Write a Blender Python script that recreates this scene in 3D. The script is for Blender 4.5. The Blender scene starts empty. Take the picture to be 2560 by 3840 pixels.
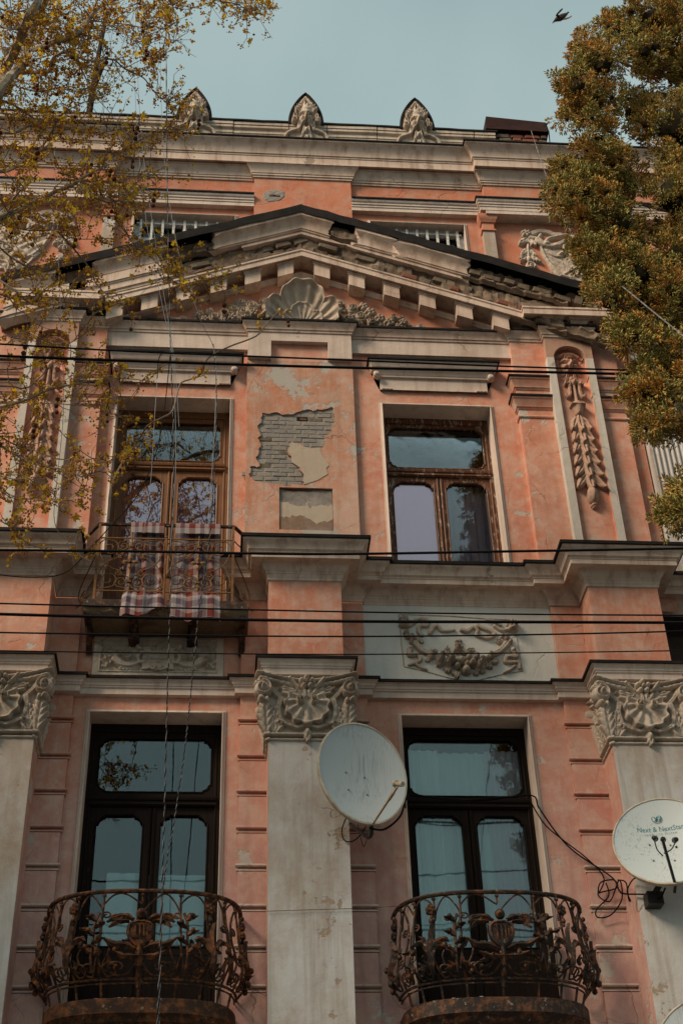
import bpy, math, random
import numpy as np
from mathutils import Vector, Matrix

random.seed(7)
rng = np.random.default_rng(7)
S = bpy.context.scene
C = S.collection
PI = math.pi

# ------------------------------------------------------------------ camera
TH, PS, RO = map(math.radians, (37.0654, 5.5755, -2.0252))
FW = Vector((math.sin(PS)*math.cos(TH), math.cos(PS)*math.cos(TH), math.sin(TH)))
R0 = Vector((math.cos(PS), -math.sin(PS), 0))
U0 = R0.cross(FW)
RT = math.cos(RO)*R0 + math.sin(RO)*U0
UP = -math.sin(RO)*R0 + math.cos(RO)*U0
cam_d = bpy.data.cameras.new('camera')
cam = bpy.data.objects.new('camera', cam_d); C.objects.link(cam)
cam_d.sensor_fit = 'VERTICAL'; cam_d.sensor_height = 36.0; cam_d.sensor_width = 24.0
cam_d.lens = 50.004; cam_d.clip_start = 0.05; cam_d.clip_end = 3000
cam.matrix_world = Matrix(((RT.x, UP.x, -FW.x, 0), (RT.y, UP.y, -FW.y, -13.0), (RT.z, UP.z, -FW.z, 1.7), (0, 0, 0, 1)))
S.camera = cam
FPX = 5333.8

def at(px, py, p):
    """point of the place seen at photo pixel (px,py), p metres in front of the facade plane"""
    v = FW + RT*((px-1280)/FPX) - UP*((py-1920)/FPX)
    t = (13.0-p)/v.y
    return Vector((v.x*t, -p, 1.7+v.z*t))

# ------------------------------------------------------------------ sky, sun, exposure
SUN_EL, SUN_AZ = math.radians(38), math.radians(-57)     # azimuth from -y towards -x
sun_dir = Vector((math.sin(SUN_AZ)*math.cos(SUN_EL), -math.cos(SUN_AZ)*math.cos(SUN_EL), math.sin(SUN_EL)))
w = bpy.data.worlds.new('World'); S.world = w; w.use_nodes = True
nt = w.node_tree; nt.nodes.clear()
def wn(t): return nt.nodes.new(t)
out = wn('ShaderNodeOutputWorld'); bg = wn('ShaderNodeBackground')
sky = wn('ShaderNodeTexSky'); sky.sky_type = 'NISHITA'; sky.sun_disc = False
sky.sun_elevation = SUN_EL; sky.sun_rotation = math.atan2(sun_dir.x, sun_dir.y)
sky.air_density = 1.2; sky.dust_density = 3.0; sky.ozone_density = 1.0
tc = wn('ShaderNodeTexCoord'); nz = wn('ShaderNodeTexNoise'); nz.inputs['Scale'].default_value = 1.7
nz.inputs['Detail'].default_value = 5; nz.inputs['Roughness'].default_value = 0.5
nt.links.new(tc.outputs['Generated'], nz.inputs['Vector'])
rp = wn('ShaderNodeValToRGB')
rp.color_ramp.elements[0].position = 0.38; rp.color_ramp.elements[0].color = (2.6, 3.5, 3.45, 1)
rp.color_ramp.elements[1].position = 0.62; rp.color_ramp.elements[1].color = (3.75, 4.6, 4.45, 1)
nt.links.new(nz.outputs['Fac'], rp.inputs['Fac'])
mx = wn('ShaderNodeMix'); mx.data_type = 'RGBA'; mx.inputs['Factor'].default_value = 0.86
nt.links.new(sky.outputs[0], mx.inputs['A']); nt.links.new(rp.outputs[0], mx.inputs['B'])
nt.links.new(mx.outputs['Result'], bg.inputs['Color'])
bg.inputs['Strength'].default_value = 0.12
nt.links.new(bg.outputs[0], out.inputs[0])
sd = bpy.data.lights.new('sun', 'SUN'); sd.energy = 4.0; sd.angle = math.radians(22); sd.color = (1.0, 0.80, 0.60)
so = bpy.data.objects.new('sun', sd); C.objects.link(so)
so.rotation_euler = sun_dir.to_track_quat('Z', 'Y').to_euler()
so.location = (0, -20, 40)
vs = S.view_settings; vs.view_transform = 'Standard'; vs.look = 'None'; vs.exposure = 0.18; vs.gamma = 1.0
vs.use_curve_mapping = False
S.render.resolution_x = 682; S.render.resolution_y = 1024

# ------------------------------------------------------------------ object helpers
def link(name, data, parent=None):
    o = bpy.data.objects.new(name, data); C.objects.link(o)
    if parent is not None: o.parent = parent
    return o
def tag(o, label=None, cat=None, group=None, kind=None):
    if label: o['label'] = label
    if cat: o['category'] = cat
    if group: o['group'] = group
    if kind: o['kind'] = kind
    return o
def empty(name, loc=(0, 0, 0), parent=None):
    o = link(name, None, parent); o.location = loc; o.empty_display_size = 0.2
    return o
def copy_tree(o, parent=None):
    c = o.copy(); C.objects.link(c); c.parent = parent
    for ch in list(o.children): copy_tree(ch, c)
    return c

class MB:
    """collects vertices and faces; build() links them as one mesh object"""
    def __init__(s): s.v = []; s.f = []; s.m = []; s.cm = 0
    def add(s, vs, fs):
        n = len(s.v); s.v.extend([tuple(a) for a in vs])
        for f in fs: s.f.append([i+n for i in f]); s.m.append(s.cm)
        return s
    def box(s, x0, x1, p0, p1, z0, z1):
        v = [(x, -p, z) for z in (z0, z1) for p in (p0, p1) for x in (x0, x1)]
        return s.add(v, [(0, 1, 3, 2), (4, 6, 7, 5), (2, 3, 7, 6), (0, 4, 5, 1), (1, 5, 7, 3), (0, 2, 6, 4)])
    def hexa(s, v):
        return s.add(v, [(0, 1, 3, 2), (4, 6, 7, 5), (2, 3, 7, 6), (0, 4, 5, 1), (1, 5, 7, 3), (0, 2, 6, 4)])
    def tube(s, pts, r, n=6, caps=True):
        pts = [Vector(p) for p in pts]
        if not hasattr(r, '__len__'): r = [r]*len(pts)
        k = len(pts); T = []
        for i in range(k):
            t = pts[min(i+1, k-1)] - pts[max(i-1, 0)]
            T.append(t.normalized() if t.length > 1e-9 else Vector((0, 0, 1)))
        a = T[0].orthogonal().normalized(); V = []; F = []
        for i in range(k):
            a = (a - T[i]*a.dot(T[i]))
            a = a.normalized() if a.length > 1e-6 else T[i].orthogonal().normalized()
            b = T[i].cross(a)
            for j in range(n):
                an = 2*PI*j/n
                V.append(pts[i] + (a*math.cos(an)+b*math.sin(an))*r[i])
        for i in range(k-1):
            for j in range(n):
                F.append((i*n+j, i*n+(j+1) % n, (i+1)*n+(j+1) % n, (i+1)*n+j))
        if caps:
            F.append(tuple(range(n-1, -1, -1))); F.append(tuple((k-1)*n+j for j in range(n)))
        return s.add(V, F)
    def lathe(s, c, prof, n=12, axis=Vector((0, 0, 1)), caps=True):
        """prof: list of (r, h) along axis from c"""
        c = Vector(c); axis = Vector(axis).normalized(); a = axis.orthogonal().normalized(); b = axis.cross(a)
        V = []; F = []
        for r, h in prof:
            for j in range(n):
                an = 2*PI*j/n; V.append(c+axis*h+(a*math.cos(an)+b*math.sin(an))*r)
        for i in range(len(prof)-1):
            for j in range(n): F.append((i*n+j, i*n+(j+1) % n, (i+1)*n+(j+1) % n, (i+1)*n+j))
        if caps:
            F.append(tuple(range(n-1, -1, -1))); k = len(prof)-1; F.append(tuple(k*n+j for j in range(n)))
        return s.add(V, F)
    def ball(s, c, r, n=8, m=6, sq=(1, 1, 1)):
        V = []; F = []
        for i in range(m+1):
            t = PI*i/m
            for j in range(n):
                a = 2*PI*j/n
                V.append((c[0]+r*sq[0]*math.sin(t)*math.cos(a), c[1]+r*sq[1]*math.sin(t)*math.sin(a), c[2]+r*sq[2]*math.cos(t)))
        for i in range(m):
            for j in range(n): F.append((i*n+j, (i+1)*n+j, (i+1)*n+(j+1) % n, i*n+(j+1) % n))
        return s.add(V, F)
    def sweep(s, prof, path, caps=True):
        """prof: (offset outwards, z); path: plan points (x, p) from left to right along the wall"""
        n = len(path); k = len(prof); N = []
        for i in range(n-1):
            dx = path[i+1][0]-path[i][0]; dp = path[i+1][1]-path[i][1]; L = math.hypot(dx, dp)
            N.append((-dp/L, dx/L))
        V = []; F = []
        for i in range(n):
            if i == 0: m = N[0]
            elif i == n-1: m = N[-1]
            else:
                a, b = N[i-1], N[i]; d = 1+a[0]*b[0]+a[1]*b[1]
                m = ((a[0]+b[0])/d, (a[1]+b[1])/d)
            for o, z in prof: V.append((path[i][0]+m[0]*o, -(path[i][1]+m[1]*o), z))
        for i in range(n-1):
            for j in range(k-1): F.append((i*k+j, (i+1)*k+j, (i+1)*k+j+1, i*k+j+1))
        if caps:
            F.append(tuple(range(k))); F.append(tuple(reversed([(n-1)*k+j for j in range(k)])))
        return s.add(V, F)
    def rake(s, prof, pts, caps=True):
        """prof: (p, dz); pts: (x, z) polyline in elevation"""
        k = len(prof); n = len(pts); V = []; F = []
        for x, z in pts:
            for p, dz in prof: V.append((x, -p, z+dz))
        for i in range(n-1):
            for j in range(k-1): F.append((i*k+j, (i+1)*k+j, (i+1)*k+j+1, i*k+j+1))
        if caps:
            F.append(tuple(range(k))); F.append(tuple(reversed([(n-1)*k+j for j in range(k)])))
        return s.add(V, F)
    def plate(s, poly, p0, p1):
        """flat plate with outline poly (x,z), from p0 (back) to p1 (front)"""
        n = len(poly)
        V = [(x, -p1, z) for x, z in poly]+[(x, -p0, z) for x, z in poly]
        F = [tuple(range(n)), tuple(range(2*n-1, n-1, -1))]
        for i in range(n): F.append((i, n+i, n+(i+1) % n, (i+1) % n))
        return s.add(V, F)
    def mesh(s, name, mats, angle=38):
        me = bpy.data.meshes.new(name); me.from_pydata(s.v, [], s.f); me.update()
        if not isinstance(mats, (list, tuple)): mats = [mats]
        for m in mats: me.materials.append(m)
        if len(mats) > 1: me.polygons.foreach_set('material_index', s.m)
        if angle is not None:
            me.polygons.foreach_set('use_smooth', [True]*len(me.polygons))
            me.set_sharp_from_angle(angle=math.radians(angle))
        me.validate(verbose=False)
        return me
    def build(s, name, mats, parent=None, angle=38):
        return link(name, s.mesh(name, mats, angle), parent)

def np_mesh(name, V, F, mats, smooth=True, mat_idx=None):
    """V (n,3), F (m,k) arrays -> mesh, quickly"""
    me = bpy.data.meshes.new(name); V = np.asarray(V, np.float32); F = np.asarray(F, np.int32)
    m, k = F.shape
    me.vertices.add(len(V)); me.vertices.foreach_set('co', V.ravel())
    me.loops.add(m*k); me.loops.foreach_set('vertex_index', F.ravel())
    me.polygons.add(m); me.polygons.foreach_set('loop_start', np.arange(0, m*k, k, dtype=np.int32))
    me.polygons.foreach_set('loop_total', np.full(m, k, np.int32))
    if not isinstance(mats, (list, tuple)): mats = [mats]
    for a in mats: me.materials.append(a)
    if mat_idx is not None: me.polygons.foreach_set('material_index', np.asarray(mat_idx, np.int32))
    me.polygons.foreach_set('use_smooth', np.full(m, smooth))
    me.update(calc_edges=True); me.validate(verbose=False)
    return me

def interp(pts, n):
    """Catmull-Rom through pts, n points per span"""
    P = [Vector(p) for p in pts]; o = []
    for i in range(len(P)-1):
        a, b, c, d = P[max(i-1, 0)], P[i], P[i+1], P[min(i+2, len(P)-1)]
        for k in range(n):
            t = k/n
            o.append(0.5*((2*b)+(c-a)*t+(2*a-5*b+4*c-d)*t*t+(3*b-a-3*c+d)*t**3))
    o.append(P[-1]); return o

def spiral(cx, cz, r0, r1, a0, turns, n=18):
    """2D spiral points from radius r0 (angle a0) inwards to r1"""
    return [(cx+(r0+(r1-r0)*i/n)*math.cos(a0+2*PI*turns*i/n), cz+(r0+(r1-r0)*i/n)*math.sin(a0+2*PI*turns*i/n)) for i in range(n+1)]

# ------------------------------------------------------------------ carved relief: a height field cut to its own outline
class HF:
    def __init__(s, x0, x1, z0, z1, res):
        s.x = np.arange(x0, x1+res*.5, res); s.z = np.arange(z0, z1+res*.5, res)
        s.X, s.Z = np.meshgrid(s.x, s.z); s.H = np.full(s.X.shape, -1.0); s.res = res
    def win(s, xa, xb, za, zb):
        i0, i1 = np.searchsorted(s.x, (xa, xb)); j0, j1 = np.searchsorted(s.z, (za, zb))
        return slice(j0, j1), slice(i0, i1)
    def up(s, w, h): s.H[w] = np.maximum(s.H[w], h)
    def blob(s, cx, cz, rx, rz=None, h=.03, rot=0, base=0., flat=1.):
        rz = rz or rx; R = max(rx, rz); w = s.win(cx-R, cx+R, cz-R, cz+R)
        dx = s.X[w]-cx; dz = s.Z[w]-cz; c, n = math.cos(rot), math.sin(rot)
        d = ((dx*c+dz*n)/rx)**2+((-dx*n+dz*c)/rz)**2
        s.up(w, np.where(d < 1, base+h*np.sqrt(np.clip(1-d, 0, 1))**flat, -1))
    def bump(s, cx, cz, rx, rz, h, rot=0):
        R = max(rx, rz); w = s.win(cx-R, cx+R, cz-R, cz+R)
        dx = s.X[w]-cx; dz = s.Z[w]-cz; c, n = math.cos(rot), math.sin(rot)
        d = ((dx*c+dz*n)/rx)**2+((-dx*n+dz*c)/rz)**2
        s.H[w] += np.where((d < 1) & (s.H[w] > 0), h*(1-np.clip(d, 0, 1))**1.2, 0)
    def stroke(s, pts, w0, w1=None, h0=.02, h1=None, base=0., groove=0.):
        w1 = w0 if w1 is None else w1; h1 = h0 if h1 is None else h1; n = len(pts)-1
        for i in range(n):
            (ax, az), (bx, bz) = pts[i][:2], pts[i+1][:2]; m = max(w0, w1)
            w = s.win(min(ax, bx)-m, max(ax, bx)+m, min(az, bz)-m, max(az, bz)+m)
            X = s.X[w]; Z = s.Z[w]; L2 = (bx-ax)**2+(bz-az)**2+1e-12
            t = np.clip(((X-ax)*(bx-ax)+(Z-az)*(bz-az))/L2, 0, 1)
            d = np.hypot(X-ax-t*(bx-ax), Z-az-t*(bz-az)); u = (i+t)/n
            W = w0+(w1-w0)*u; hh = h0+(h1-h0)*u; q = np.clip(d/W, 0, 1)
            pr = np.sqrt(1-q*q)
            if groove: pr = pr*(1-groove*np.exp(-(q/.35)**2))
            s.up(w, np.where(d < W, base+hh*pr, -1))
    def spiral(s, cx, cz, r0, a0, turns, w, h, r1=.004, base=0.):
        s.stroke(spiral(cx, cz, r0, r1, a0, turns, 26), w, w*.6, h, h*1.25, base)
        s.blob(cx, cz, w*1.1, None, h*1.35, base=base)
    def leaf(s, bx, bz, tx, tz, W, h, lobes=4, base=0., tip=1.3, depth=.3):
        L = math.hypot(tx-bx, tz-bz); ux, uz = (tx-bx)/L, (tz-bz)/L; m = W+.01
        w = s.win(min(bx, tx)-m, max(bx, tx)+m, min(bz, tz)-m, max(bz, tz)+m)
        a = ((s.X[w]-bx)*ux+(s.Z[w]-bz)*uz)/L; q = (-(s.X[w]-bx)*uz+(s.Z[w]-bz)*ux)
        ac = np.clip(a, 0, 1)
        half = W*np.sin(PI*np.clip(ac*.86+.1, 0, 1))**.7*(1-depth+depth*np.abs(np.cos(PI*lobes*(ac-.35*np.abs(q)/W))))+1e-6
        e = np.abs(q)/half
        hh = h*(.45+.55*ac*tip)*(1-.45*np.clip(e, 0, 1)**2)*(1-.3*np.exp(-(e/.18)**2))
        hh = hh*(1-.22*np.abs(np.sin(PI*lobes*(ac-.35*np.abs(q)/W))))
        s.up(w, np.where((e < 1) & (a > 0) & (a < 1), base+hh, -1))
    def flower(s, cx, cz, r, h, n=5, a0=.3, base=0.):
        w = s.win(cx-r, cx+r, cz-r, cz+r); dx = s.X[w]-cx; dz = s.Z[w]-cz
        d = np.hypot(dx, dz)/r; a = np.arctan2(dz, dx)+a0; e = .72+.28*np.abs(np.cos(a*n/2))
        q = d/e
        hh = h*(.55+.45*np.sin(PI*np.clip(q, 0, 1)*.9))*(.75+.25*np.abs(np.cos(a*n/2)))*np.sqrt(np.clip(1-q**6, 0, 1))
        hh = np.maximum(hh, np.where(d < .3, h*1.15*np.sqrt(np.clip(1-(d/.3)**2, 0, 1)), 0))
        s.up(w, np.where(q < 1, base+hh, -1))
    def rose(s, cx, cz, r, h, a0=0., base=0.):
        w = s.win(cx-r, cx+r, cz-r, cz+r); dx = s.X[w]-cx; dz = s.Z[w]-cz
        d = np.hypot(dx, dz)/r; a = np.arctan2(dz, dx)+a0; e = .85+.15*np.abs(np.cos(a*2.5)); q = d/e
        hh = h*np.sqrt(np.clip(1-q*q*.85, 0, 1))*(.78+.22*np.cos(3*2*PI*q*.8+a))
        s.up(w, np.where(q < 1, base+hh, -1))
    def shell(s, cx, cz, rx, rz, hx, hz, n, h, base=0., concave=True, a_open=None):
        w = s.win(cx-rx*1.1, cx+rx*1.1, cz-rz*1.1, cz+rz*1.1); X = s.X[w]; Z = s.Z[w]
        a = np.arctan2(X-hx, (Z-hz)*(-1 if hz > cz else 1)); rib = np.cos(a*n)
        sc = 1+.06*rib; d = np.hypot((X-cx)/(rx*sc), (Z-cz)/(rz*sc))
        rr = np.hypot(X-hx, Z-hz)/(rz*1.6)
        pr = (.35+.65*np.clip(d, 0, 1)**1.6) if concave else np.sqrt(np.clip(1.05-d*d, 0, 2))*.8+.2
        hh = h*pr*(.84+.16*rib*np.clip(rr*1.6, 0, 1))
        s.up(w, np.where(d < 1, base+hh, -1))
    def fan(s, hx, hz, rx, rz, h, n):
        """scallop hanging from its hinge: ribs radiate downwards and round to the sides, fluted rim"""
        w = s.win(hx-rx*1.15, hx+rx*1.15, hz-rz*1.2, hz+rz*.6); X = s.X[w]-hx; Z = s.Z[w]-hz
        a = np.arctan2(X, -Z); rib = np.cos(a*n)
        R = rz*(.30+.70*np.clip(np.cos(a*.5), 0, 1)**1.1); R = np.minimum(R, rx/(np.abs(np.sin(a))+1e-3)); R = R*(1+.055*rib)
        d = np.hypot(X, Z)/R
        hh = h*(.55+.45*np.sin(PI*np.clip(d, 0, 1)*.62))*(1-.30*(.5-.5*rib)*np.clip(d*1.5, 0, 1))+.018*np.exp(-((d-.95)/.04)**2)
        s.up(w, np.where(d < 1, hh, -1))
    def hole(s, cx, cz, rx, rz, depth, rot=0): s.bump(cx, cz, rx, rz, -depth, rot)
    def rough(s, k, f=60):
        m = s.H > 0
        n = (np.sin(s.X*f+2*np.sin(s.Z*f*.7))+np.sin(s.Z*f*1.3+2*np.sin(s.X*f*.9+1)))*.5
        s.H = np.where(m, s.H+k*n+rng.normal(0, k*.4, s.H.shape), s.H)
    def mesh(s, name, mat, fn, sink=.012):
        """fn(X,Z,H) -> (x,y,z) arrays"""
        H = np.where(s.H > 0, s.H, -sink); on = s.H > 0
        cell = on[:-1, :-1] | on[1:, :-1] | on[:-1, 1:] | on[1:, 1:]
        j, i = np.nonzero(cell); nx = len(s.x)
        q = np.stack([j*nx+i, j*nx+i+1, (j+1)*nx+i+1, (j+1)*nx+i], 1)
        x, y, z = fn(s.X, s.Z, H); V = np.stack([x.ravel(), y.ravel(), z.ravel()], 1)
        used = np.unique(q); mp = np.zeros(V.shape[0], np.int64); mp[used] = np.arange(len(used))
        return np_mesh(name, V[used], mp[q], mat)
    def build(s, name, mat, parent, p, sink=.012, fn=None):
        fn = fn or (lambda X, Z, H: (X, -(p+H), Z))
        return link(name, s.mesh(name, mat, fn, sink), parent)
# ------------------------------------------------------------------ materials
class NT:
    def __init__(s, name):
        s.m = bpy.data.materials.new(name); s.m.use_nodes = True; s.t = s.m.node_tree; s.t.nodes.clear()
        s.out = s.n('ShaderNodeOutputMaterial'); s.b = s.n('ShaderNodeBsdfPrincipled'); s.l(s.b.outputs[0], s.out.inputs[0])
        s.geo = s.n('ShaderNodeNewGeometry')
    def n(s, t): return s.t.nodes.new(t)
    def l(s, a, b): s.t.links.new(a, b)
    def pos(s, scale=(1, 1, 1), off=(0, 0, 0)):
        m = s.n('ShaderNodeMapping'); m.inputs['Scale'].default_value = scale; m.inputs['Location'].default_value = off
        s.l(s.geo.outputs['Position'], m.inputs[0]); return m.outputs[0]
    def noise(s, scale, detail=4, rough=.55, vec=None, dist=0.):
        n = s.n('ShaderNodeTexNoise'); n.inputs['Scale'].default_value = scale; n.inputs['Detail'].default_value = detail
        n.inputs['Roughness'].default_value = rough; n.inputs['Distortion'].default_value = dist
        s.l(vec if vec is not None else s.geo.outputs['Position'], n.inputs['Vector']); return n.outputs['Fac']
    def ramp(s, fac, stops, interp='LINEAR'):
        r = s.n('ShaderNodeValToRGB'); r.color_ramp.interpolation = interp; e = r.color_ramp.elements
        while len(e) < len(stops): e.new(0.5)
        for a, (p, c) in zip(e, stops):
            a.position = p; a.color = (c, c, c, 1) if not hasattr(c, '__len__') else (*c, 1)
        s.l(fac, r.inputs[0]); return r.outputs[0]
    def mix(s, f, a, b, mode='MIX'):
        m = s.n('ShaderNodeMix'); m.data_type = 'RGBA'; m.blend_type = mode
        for k, v in (('Factor', f), ('A', a), ('B', b)):
            if isinstance(v, bpy.types.NodeSocket): s.l(v, m.inputs[k])
            elif k == 'Factor': m.inputs[k].default_value = v
            else: m.inputs[k].default_value = (*v, 1)
        return m.outputs['Result']
    def math(s, op, a, b=0., clamp=False):
        m = s.n('ShaderNodeMath'); m.operation = op; m.use_clamp = clamp
        for i, v in enumerate((a, b)):
            if isinstance(v, bpy.types.NodeSocket): s.l(v, m.inputs[i])
            else: m.inputs[i].default_value = v
        return m.outputs[0]
    def bump(s, h, strength=.5, dist=.01):
        b = s.n('ShaderNodeBump'); b.inputs['Strength'].default_value = strength; b.inputs['Distance'].default_value = dist
        s.l(h, b.inputs['Height']); s.l(b.outputs[0], s.b.inputs['Normal'])
    def cracks(s, scale, width, seed=0.):
        d = s.n('ShaderNodeTexNoise'); d.inputs['Scale'].default_value = scale*2.2; d.inputs['Detail'].default_value = 6
        s.l(s.geo.outputs['Position'], d.inputs['Vector'])
        a = s.n('ShaderNodeVectorMath'); a.operation = 'MULTIPLY_ADD'; a.inputs[1].default_value = (.42/scale,)*3
        s.l(d.outputs['Color'], a.inputs[0]); s.l(s.pos(off=(seed, seed*2, seed)), a.inputs[2])
        v = s.n('ShaderNodeTexVoronoi'); v.feature = 'DISTANCE_TO_EDGE'; v.inputs['Scale'].default_value = scale
        s.l(a.outputs[0], v.inputs['Vector'])
        line = s.ramp(v.outputs['Distance'], [(0, 1.), (width, 0.)])
        return s.math('MULTIPLY', line, s.ramp(s.noise(scale*.9+.3, 3), [(.52, 0.), (.66, 1.)]))
    def col(s, c):
        if isinstance(c, bpy.types.NodeSocket): s.l(c, s.b.inputs['Base Color'])
        else: s.b.inputs['Base Color'].default_value = (*c, 1)
    def set(s, rough=.8, metal=0., spec=.3):
        s.b.inputs['Roughness'].default_value = rough; s.b.inputs['Metallic'].default_value = metal
        s.b.inputs['Specular IOR Level'].default_value = spec; return s.m

def plaster(name, c1, c2, under, stain, peel=.66, crack=(1.3, .009), streak=.35, rough=.85, c_low=None, mottle=1., damp=None):
    s = NT(name)
    c = s.mix(s.ramp(s.noise(1.1, 6, .6), [(.35, 0.), (.65, 1.)]), c1, c2); low = None
    if c_low is not None:      # the lower storey was repainted in a paler, pinker tone; ragged edge of the paint
        sp = s.n('ShaderNodeSeparateXYZ'); s.l(s.geo.outputs['Position'], sp.inputs[0])
        zz = s.math('ADD', sp.outputs['Z'], s.math('MULTIPLY', s.noise(1.6, 5), 1.3))
        low = s.ramp(s.math('MULTIPLY', s.math('SUBTRACT', zz, 7.2), .4, True), [(.0, .35), (1., 1.)]); c = s.mix(s.ramp(s.math('MULTIPLY', s.math('SUBTRACT', zz, 7.2), .4, True), [(.0, 0.), (1., 1.)]), c_low, c)
    med = s.noise(6, 8, .7)
    c = s.mix(s.math('MULTIPLY', s.ramp(med, [(.42, 0.), (.62, 1.)]), .75*mottle), c, tuple(min(1, a*.55+b*.55) for a, b in zip(c2, under)))
    c = s.mix(s.math('MULTIPLY', s.ramp(s.noise(3.1, 7, .68, s.pos(off=(8, 2, 1))), [(.50, 0.), (.68, 1.)]), .7*mottle) if low is None else s.math('MULTIPLY', s.math('MULTIPLY', s.ramp(s.noise(3.1, 7, .68, s.pos(off=(8, 2, 1))), [(.50, 0.), (.68, 1.)]), .7*mottle), low), c, tuple(a*.80 for a in c1))
    wear = s.ramp(s.noise(1., 8, .72, s.pos((22, 22, 5), (4, 4, 4))), [(.56, 0.), (.66, 1.)])
    c = s.mix(s.math('MULTIPLY', wear, .5*mottle), c, tuple(a*.35+b*.8 for a, b in zip(c2, under)))
    vs_ = s.noise(1., 6, .62, s.pos((9, 9, .55)))
    c = s.mix(s.math('MULTIPLY', s.ramp(vs_, [(.48, 0.), (.72, 1.)]), streak), c, stain)
    big = s.noise(.55, 5, .6, s.pos(off=(3, 1, 7)))
    c = s.mix(s.math('MULTIPLY', s.ramp(big, [(.5, 0.), (.7, 1.)]), streak*.8), c, stain)
    if damp is not None:      # brown damp patches with feathered edges
        dm = s.math('ADD', s.noise(.9, 7, .66, s.pos((1, 1, .6), (2.4, 6, 3))), s.math('MULTIPLY', s.noise(9, 5, .7), .10))
        c = s.mix(s.math('MULTIPLY', s.ramp(dm, [(.54, 0.), (.70, 1.)]), .8), c, damp)
    pn = s.math('ADD', s.noise(2.3, 9, .68, s.pos(off=(11, 3, 5))), s.math('MULTIPLY', s.noise(14, 5, .6), .14))
    pm = s.ramp(pn, [(peel+.07, 0.), (peel+.09, 1.)])
    c = s.mix(pm, c, under)
    ck = s.cracks(crack[0], crack[1])
    c = s.mix(s.math('MULTIPLY', ck, .55), c, (.12, .075, .05))
    sp2 = s.ramp(s.noise(34, 4, .7), [(.69, 0.), (.73, 1.)])
    c = s.mix(s.math('MULTIPLY', sp2, .5), c, under)
    s.col(c)
    h = s.math('ADD', s.math('MULTIPLY', s.noise(55, 5, .6), .35), s.math('MULTIPLY', s.noise(9, 6, .6), .9))
    h = s.math('SUBTRACT', h, s.math('MULTIPLY', pm, .5)); h = s.math('SUBTRACT', h, s.math('MULTIPLY', ck, .8))
    s.bump(h, .55, .012)
    return s.set(rough, 0, .2)

def simple(name, c, rough=.6, metal=0., spec=.4, var=.0, c2=None, nscale=8, bump=0., bscale=40):
    s = NT(name)
    if c2 is not None: s.col(s.mix(s.ramp(s.noise(nscale, 6, .65), [(.38, 0.), (.64, 1.)]), c, c2))
    else: s.col(c)
    if bump: s.bump(s.noise(bscale, 5, .6), bump, .01)
    return s.set(rough, metal, spec)

M = {}
M['pink'] = plaster('pink_stucco', (.56, .20, .12), (.58, .30, .21), (.47, .41, .35), (.29, .145, .095), .615, crack=(1.3, .008), c_low=(.49, .285, .255))
M['pinkworn'] = plaster('worn_orange_stucco', (.50, .205, .115), (.54, .33, .245), (.40, .365, .32), (.32, .15, .085), .55, streak=.55, crack=(1.3, .008))
M['white'] = plaster('offwhite_paint', (.65, .54, .46), (.58, .47, .40), (.36, .30, .26), (.31, .21, .155), .68, streak=.55, mottle=.6)
M['panelwhite'] = plaster('pale_limewash', (.58, .56, .51), (.54, .52, .47), (.35, .33, .30), (.40, .37, .32), .75, streak=.3, mottle=.4)
M['shaft'] = plaster('grey_white_shaft', (.55, .535, .51), (.50, .48, .455), (.34, .25, .18), (.30, .235, .185), .61, streak=.75, mottle=.45, damp=(.33, .235, .165))
M['stile'] = plaster('flaked_white_stile', (.58, .54, .48), (.52, .47, .41), (.30, .27, .23), (.33, .28, .23), .60, streak=.4, mottle=.6)
M['carved'] = plaster('carved_stucco', (.56, .47, .385), (.45, .365, .29), (.27, .22, .175), (.18, .135, .095), .66, streak=.65, mottle=.7)
M['carved_dark'] = plaster('stained_carving', (.48, .39, .31), (.37, .29, .22), (.50, .43, .35), (.16, .11, .075), .64, streak=.65, mottle=.7)
M['carved_pink'] = plaster('painted_carving', (.42, .22, .15), (.40, .26, .19), (.30, .26, .22), (.22, .14, .10), .7, streak=.5, mottle=.5)
M['cream'] = plaster('cream_cornice', (.65, .52, .42), (.58, .445, .36), (.33, .25, .19), (.26, .15, .10), .65, streak=.7, mottle=.5)
M['attic'] = plaster('attic_red_stucco', (.52, .16, .085), (.54, .22, .13), (.34, .29, .24), (.32, .16, .10), .67)
M['masonry'] = plaster('broken_masonry', (.14, .095, .065), (.20, .145, .10), (.28, .22, .165), (.06, .042, .032), .6, streak=.6, mottle=.5)
M['mortar'] = simple('grey_mortar', (.24, .225, .205), .95, 0, .1, c2=(.31, .285, .255), nscale=14, bump=.8, bscale=60)
M['greybrick'] = simple('mortar_smeared_brick', (.235, .215, .195), .95, 0, .1, c2=(.30, .26, .22), nscale=9, bump=.7, bscale=70)
M['redbrick'] = simple('old_red_brick', (.24, .085, .055), .95, 0, .1, c2=(.16, .08, .055), nscale=9, bump=.7, bscale=60)
M['brownbrick'] = simple('weathered_brown_brick', (.12, .085, .06), .95, 0, .1, c2=(.18, .145, .11), nscale=9, bump=.8, bscale=50)
M['patch'] = plaster('cream_render_patch', (.46, .37, .28), (.42, .35, .27), (.28, .25, .22), (.33, .25, .18), .72, mottle=.4)
M['darkpatch'] = plaster('grey_cement_patch', (.15, .14, .13), (.20, .18, .165), (.40, .34, .28), (.10, .09, .08), .62)
M['brownpatch'] = plaster('brown_render', (.23, .14, .085), (.20, .13, .095), (.34, .28, .22), (.13, .09, .07), .66)
M['tar'] = simple('black_roofing_sheet', (.009, .008, .008), .8, 0, .15, c2=(.02, .016, .014))
M['dark'] = simple('dark_interior', (.02, .018, .017), .95, 0, .05)
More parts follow.
